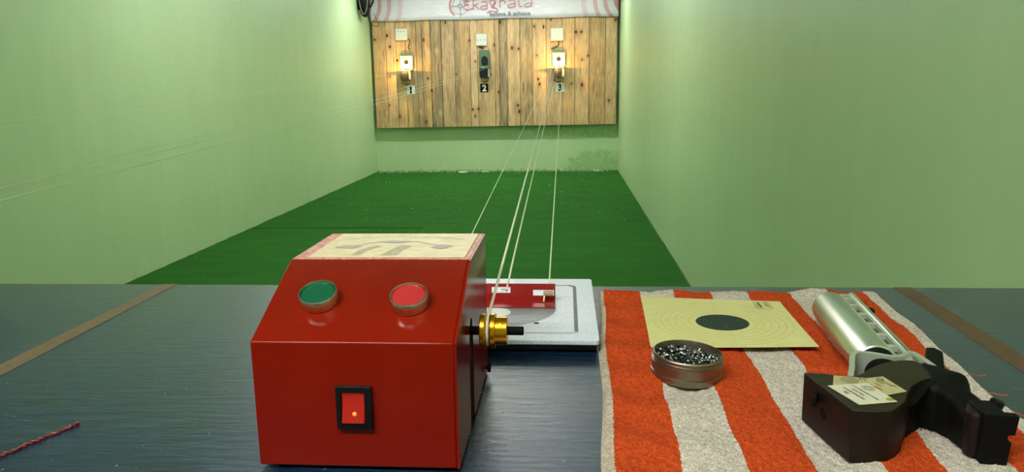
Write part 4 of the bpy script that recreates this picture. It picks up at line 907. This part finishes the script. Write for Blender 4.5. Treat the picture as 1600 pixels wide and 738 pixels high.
for (a, b) in put:
    rx = rng.uniform(.018, .028); rz = rng.uniform(.035, .06); st = rng.uniform(.35, .7)
    d = ((XX - sx_(a)) / rx) ** 2 + ((ZZ - sz_(b)) / rz) ** 2 + nz(90, 30, 71) * .8
    pt = np.maximum(pt, np.clip((1.3 - d), 0, 1) * st)
colr = colr * (1 - pt[..., None]) + np.array([.52, .43, .28]) * pt[..., None]
ds = np.min(np.abs(XX[..., None] - (seams + 0)[None, None, :]), -1)
wv = .0035 + .0015 * nz(20, 5, 81)
sm = np.clip(1.3 - ds / wv, 0, 1); colr = colr * (1 - .78 * sm[..., None])
YY = BY + .006 * np.clip(1.2 - ds / .005, 0, 1) + rng.uniform(-.0015, .0015, len(seams))[pid]
vb = np.stack([XX, YY, ZZ], -1).reshape(-1, 3)
idx = np.arange(NXb * NZb).reshape(NZb, NXb)
fcs = np.stack([idx[:-1, :-1], idx[:-1, 1:], idx[1:, 1:], idx[1:, :-1]], -1).reshape(-1, 4)
me = bpy.data.meshes.new('wooden_backboard')
nb = len(vb)
# side and back skin
extra = [(BX0, BY + BT, .618), (BX1, BY + BT, .640), (BX1, BY + BT, 2.14), (BX0, BY + BT, 2.14), (BX0, BY + .004, .618), (BX1, BY + .004, .640), (BX1, BY + .004, 2.14), (BX0, BY + .004, 2.14)]
ef = [(nb, nb + 3, nb + 2, nb + 1), (nb, nb + 1, nb + 5, nb + 4), (nb + 1, nb + 2, nb + 6, nb + 5), (nb + 2, nb + 3, nb + 7, nb + 6), (nb + 3, nb, nb + 4, nb + 7)]
me.from_pydata(np.vstack([vb, np.array(extra)]).tolist(), [], fcs.tolist() + ef)
att = me.color_attributes.new('wood', 'FLOAT_COLOR', 'POINT')
ca4 = np.ones((nb + 8, 4), dtype=np.float32); ca4[:nb, :3] = np.clip(colr.reshape(-1, 3), 0, 1); ca4[nb:, :3] = (.35, .22, .1)
att.data.foreach_set('color', ca4.ravel())
t = NT('pine_planks'); a = t.node('ShaderNodeAttribute'); a.attribute_name = 'wood'; t.base(a.outputs['Color']); t.set(Roughness=.6, Specular_IOR_Level=.3)
t.bump(t.noise(60, 5, .6, (6, 1, .6)), .2, .003)
me.materials.append(t.m); bb = bpy.data.objects.new('wooden_backboard', me); COL.objects.link(bb)
tag(bb, 'large knotty pine plank backboard mounted on the far wall', 'board')
# mounting battens hold it to the wall
for z in (.85, 1.4, 1.95):
    obj('batten', MB().box(BX0 + .08, BX1 - .08, BY + BT, YB - .002, z - .03, z + .03), M['tape'], bb, smooth=False)

# ---------------------------------------------------------------- banner
NB = 160; vs = []
b0, b1 = -2.655, .702
for j in range(13):
    for i in range(NB + 1):
        x = b0 + (b1 - b0) * i / NB; zl = 2.060 + .018 * (i / NB) * 0 + .004 * math.sin(x * 6); z = zl + (2.80 - zl) * j / 12
        vs.append((x, 10.415 + .006 * noise.noise(Vector((x * 2.2, z * 3, 0))) + .004 * (1 - j / 12) ** 2 * math.sin(x * 9), z))
fs = [(j * (NB + 1) + i, j * (NB + 1) + i + 1, (j + 1) * (NB + 1) + i + 1, (j + 1) * (NB + 1) + i) for j in range(12) for i in range(NB)]
bn = obj('printed_banner', MB().add(vs, fs), M['banner'])
sm_ = bn.modifiers.new('thick', 'SOLIDIFY'); sm_.thickness = .0015; sm_.offset = 1
tag(bn, 'white banner with red lettering and pink arcs hanging above the planks', 'banner')
# lettering strokes read off the photograph: x/z in decimetre-like units -> metres
YT = 10.398
def bp(px, py):  # small grid (1 unit = 1 px of the picture at this wall) to metres on the banner
    return (-1.4138 + (px - 720) * .00875, YT, 2.2359 - (py - 10) * .00885)
def stroke(mb, pts, w_=.0105): 
    P = []
    for i in range(len(pts) - 1):
        for q in range(5):
            t_ = q / 5; a0 = pts[max(i - 1, 0)]; a1 = pts[i]; a2 = pts[i + 1]; a3 = pts[min(i + 2, len(pts) - 1)]
            P.append(bp(*[.5 * ((2 * a1[k]) + (-a0[k] + a2[k]) * t_ + (2 * a0[k] - 5 * a1[k] + 4 * a2[k] - a3[k]) * t_ ** 2 + (-a0[k] + 3 * a1[k] - 3 * a2[k] + a3[k]) * t_ ** 3) for k in (0, 1)]))
    P.append(bp(*pts[-1])); mb.ribbon(P, w_, (0, -1, 0))
mb = MB()
stroke(mb, [(722, 1.2), (760, 1.0), (830, .6)], .011)
stroke(mb, [(734, 3.6), (729, 3.2), (725.5, 5.5), (730, 8), (734, 8.6)]); stroke(mb, [(730, 8), (725, 11), (727, 15), (732, 16), (736, 14.5), (739, 14)])
stroke(mb, [(740, -3), (740, 15.5)]); stroke(mb, [(748, 5.5), (744, 8.5), (741, 9.5)]); stroke(mb, [(742, 9), (746, 12.5), (748.5, 15)])
stroke(mb, [(752.5, 6), (757, 4), (761, 6), (761.5, 15)]); stroke(mb, [(761, 10), (755, 10.5), (751.5, 13), (754, 15.6), (761, 14)])
stroke(mb, [(776, 2), (767, 3), (765.5, 7), (769, 9.6), (773.5, 8), (774, 4.5)]); stroke(mb, [(774, 4), (771, 11.5), (775, 14.5), (778, 17), (775, 19.5), (768, 18), (763, 19.5), (761, 22.5)]); stroke(mb, [(770, 10), (768, 13), (774, 14)])
stroke(mb, [(781, 1), (781, 13.5)]); stroke(mb, [(781, 5), (785, 3), (788.5, 5), (789, 8.5)])
stroke(mb, [(795, 4), (800, 2.5), (804, 4.5), (804, 13.5)]); stroke(mb, [(804, 8.5), (798, 8.7), (793, 11.5), (796, 13.7), (804, 12)])
stroke(mb, [(810, -4), (810, 9), (812, 13.2), (815, 11)])
stroke(mb, [(819, 3.5), (825, 1.5), (829.5, 3.5), (829.5, 13)]); stroke(mb, [(829, 8), (823, 8.4), (819, 11), (822, 13.4), (829, 11.5)])
stroke(mb, [(710.5, 23), (706, 18), (703.5, 10), (705, 2), (709, -5)], .016)
o = obj('banner_lettering', mb, M['banred'], bn, smooth=False)
mb = MB()
def circ(cx, cy, r): 
    P = [bp(cx + r * math.cos(2 * PI * k / 40), cy + r * math.sin(2 * PI * k / 40)) for k in range(41)]; mb.ribbon(P, .0042, (0, -1, 0))
circ(720, 10, 12); circ(720, 10, 2.6); circ(720, 10, 3.2)
mb.ribbon([bp(705, 10), bp(717, 10)], .006, (0, -1, 0)); mb.ribbon([bp(720, 13), bp(720, 28)], .006, (0, -1, 0)); mb.ribbon([bp(720, 7), bp(720, -12)], .006, (0, -1, 0))
obj('crosshair_print', mb, M['bangrey'], bn, smooth=False)
text_obj('banner_lettering', 'believe & achieve', .0775, M['bangrey'], frame((-1.022, YT, 2.0975), (1, 0, 0.005), (0, 0, 1)), bn, space=1.02, bold=.0012)

# ---------------------------------------------------------------- lane fittings
def plaque(x, z, ch, white, lb):
    t = thing('number_plaque', lb, 'number sign', (x, BY, z))
    obj('plate', MB().box(-.056, .056, -.006, -0.002, -.057, .057), M['white'] if white else M['blackm'], t, bevel=.001)
    text_obj('numeral', ch, .118, M['blackm'] if white else M['white'], frame((0, -.0068, -.042), (1, 0, 0), (0, 0, 1)), t, 'CENTER', bold=.0075 if ch == '1' else .005)
plaque(-2.139, 1.137, '1', True, 'white sign with black numeral 1, leftmost of the three lane signs')
plaque(-1.116, 1.150, '2', False, 'black square sign with white numeral 2 on the planks')
plaque(-.078, 1.143, '3', True, 'white sign with black numeral 3 behind the cords, rightmost of the lane signs')
def switchbox(x, z, w_, h_, dots, lb, cable):
    t = thing('junction_box', lb, 'switch box', (x, BY, z))
    obj('cover', MB().box(-w_ / 2, w_ / 2, -.03, -.0035, -h_ / 2, h_ / 2), M['switch'], t, bevel=.004)
    for d in dots: obj('screw', MB().lathe([(.006, 0), (.006, .002)], (d[0], -.03, d[1]), (0, -1, 0), 12), M['blackm'], t)
    obj('cable', MB().tube(smooth_path([(p[0], -.012, p[1]) for p in cable]), .006, 6), M['wire'], t)
switchbox(-2.236, 1.880, .165, .150, [(-.04, .04), (0, .04), (.04, .04)], 'pale switch box with three screws, leftmost of the three', [(.06, -.06), (.105, -.07), (.10, -.13), (.085, -.17), (.11, -.20)])
switchbox(-1.140, 1.790, .145, .155, [(-.045, .0), (-.005, 0), (.045, 0)], 'pale switch box above the unlit middle target holder', [(-.02, -.07), (-.03, -.10), (.02, -.10), (.01, -.125)])
switchbox(-.118, 1.842, .170, .165, [], 'plain pale switch box without screws, rightmost of the three', [(.02, -.08), (.02, -.14), (-.04, -.17), (-.08, -.19)])
def holder(x, z, lit, lb, lbcard=None):
    """z = height of the target centre; the body reaches back to the planks"""
    t = thing('target_holder', lb, 'target holder', (x, 10.36, z))
    obj('back_plate', MB().prism([(-.078, -.12), (-.075, .125), (.065, .125), (.080, .07), (.076, -.12)], .052, .056, 'y'), M['holder'], t, smooth=False)
    obj('arm', MB().box(-.03, .03, .056, .079, -.10, .06), M['holderd'], t, bevel=.003)
    lh = obj('lamp_housing', MB().prism([(-.062, -.235), (-.066, -.120), (.066, -.120), (.062, -.235), (.045, -.250), (-.045, -.250)], -.055, .030, 'y'), M['holderd'], t, bevel=.004)
    obj('tray', MB().box(-.080, .080, -.075, .058, -.120, -.112), M['holder'] if not lit else M['aluflat'], t, bevel=.002)
    obj('side_strip', MB().box(.050, .076, -.060, -.052, -.235, -.122), M['greystrip'], t, bevel=.001)
    obj('cord_loop', MB().tube(smooth_path([(-.05, 0, -.24), (-.045, 0, -.285), (0, 0, -.305), (.045, 0, -.285), (.05, 0, -.25)]), .005, 6), M['wire'], t)
    if not lit:
        obj('lamp_hood', MB().prism([(.044 * math.cos(a), -.018 + .062 * math.sin(a)) for a in [math.radians(d) for d in range(0, 181, 15)]] + [(-.03, -.10), (.03, -.10)], .0, .052, 'y'), M['holderd'], t, bevel=.004)
        obj('cross_bar', MB().box(-.07, .07, -.02, .05, -.112, -.085), M['holder'], t, bevel=.003)
    bl = obj('bulb', MB().lathe([(.0001, 0), (.006, .002), (.007, .007), (.004, .013), (.0001, .014)], (-.015, -.066, -.112), (0, 0, 1), 12), M['bulb'] if lit else M['switch'], t)
    if lit:
        c = thing('target_card', lbcard, 'target', (x, 10.405, z))
        obj('card', MB().box(-.085, .085, -.001, 0, -.09, .085), M['cardlit'], c, smooth=False)
        obj('bullseye', MB().lathe([(.0298, 0), (.0298, .0008)], (0, -.001, 0), (0, -1, 0), 32), plain('bull_brown', (44, 38, 26), .8), c, smooth=False)
        l = bpy.data.lights.new('target_lamp', 'SPOT'); l.energy = 7.5; l.color = (1.0, .60, .16); l.shadow_soft_size = .006; l.spot_size = math.radians(165); l.spot_blend = .3
        lo = bpy.data.objects.new('target_lamp', l); COL.objects.link(lo); lo.location = (x - .02, 10.245, z - .105); lo.rotation_euler = (math.radians(90), 0, 0)
holder(-2.180, 1.512, True, 'leftmost target holder with shade-darkened lamp housing, no cords tied in front', 'brightly lit square paper target, left one of the two glowing cards')
holder(-1.100, 1.530, False, 'dark green empty target holder above the black sign reading 2')
holder(-.095, 1.520, True, 'rightmost target holder where the white cords from the red box end', 'brightly lit square paper target above the ends of the white cords')

# ---------------------------------------------------------------- wall unit in the far left corner
t = thing('wall_unit', 'black wall mounted unit with thin cables in the far left top corner', 'speaker', (XL, 9.95, 2.42))
prf = [(0, -.36), (.055, -.355), (.10, -.31), (.115, -.22), (.12, 0), (.11, .2), (.06, .28), (0, .28)]
def elong(y, s): return s
body = MB()
ring_n = 24
for k, (h, s_) in enumerate([(-.345, .25), (-.33, .5), (-.29, .75), (-.22, .92), (-.1, 1), (.1, 1), (.22, .9), (.28, .6)]):
    for q in range(ring_n):
        a = 2 * PI * q / ring_n; body.v.append((.085 + .075 * s_ * math.cos(a), .12 * s_ * math.sin(a), h))
for k in range(7):
    for q in range(ring_n): q2 = (q + 1) % ring_n; body.f.append((k * ring_n + q, k * ring_n + q2, (k + 1) * ring_n + q2, (k + 1) * ring_n + q))
body.f.append(tuple(range(ring_n))[::-1]); body.f.append(tuple(7 * ring_n + q for q in range(ring_n)))
obj('cabinet', body, M['black'], t)
obj('wall_bracket', MB().box(0, .03, -.05, .05, -.25, .2), M['blackm'], t, bevel=.004)
obj('bracket_arm', MB().tube([(.10, -.02, -.20), (.17, -.02, -.22), (.20, -.02, -.16), (.20, 0, .1)], .012, 8), M['blackm'], t)
obj('rim_reflection', MB().tube([(.10 + .06 * math.sin(a), -.118, .30 * math.cos(a) - .02) for a in [2 * PI * k / 40 for k in range(41)]], .008, 8), plain('painted_rim_grey', (92, 96, 92), .3), t)  # grey tube paints the light reflected along the rim
obj('cable', MB().tube(smooth_path([(.12, .1, -.24), (.06, .24, -.27), (.05, .32, -.36), (.09, .38, -.42), (.14, .42, -.425), (.155, .425, -.39), (.13, .42, -.34), (.10, .40, -.26)]), .004, 6), M['wire'], t)
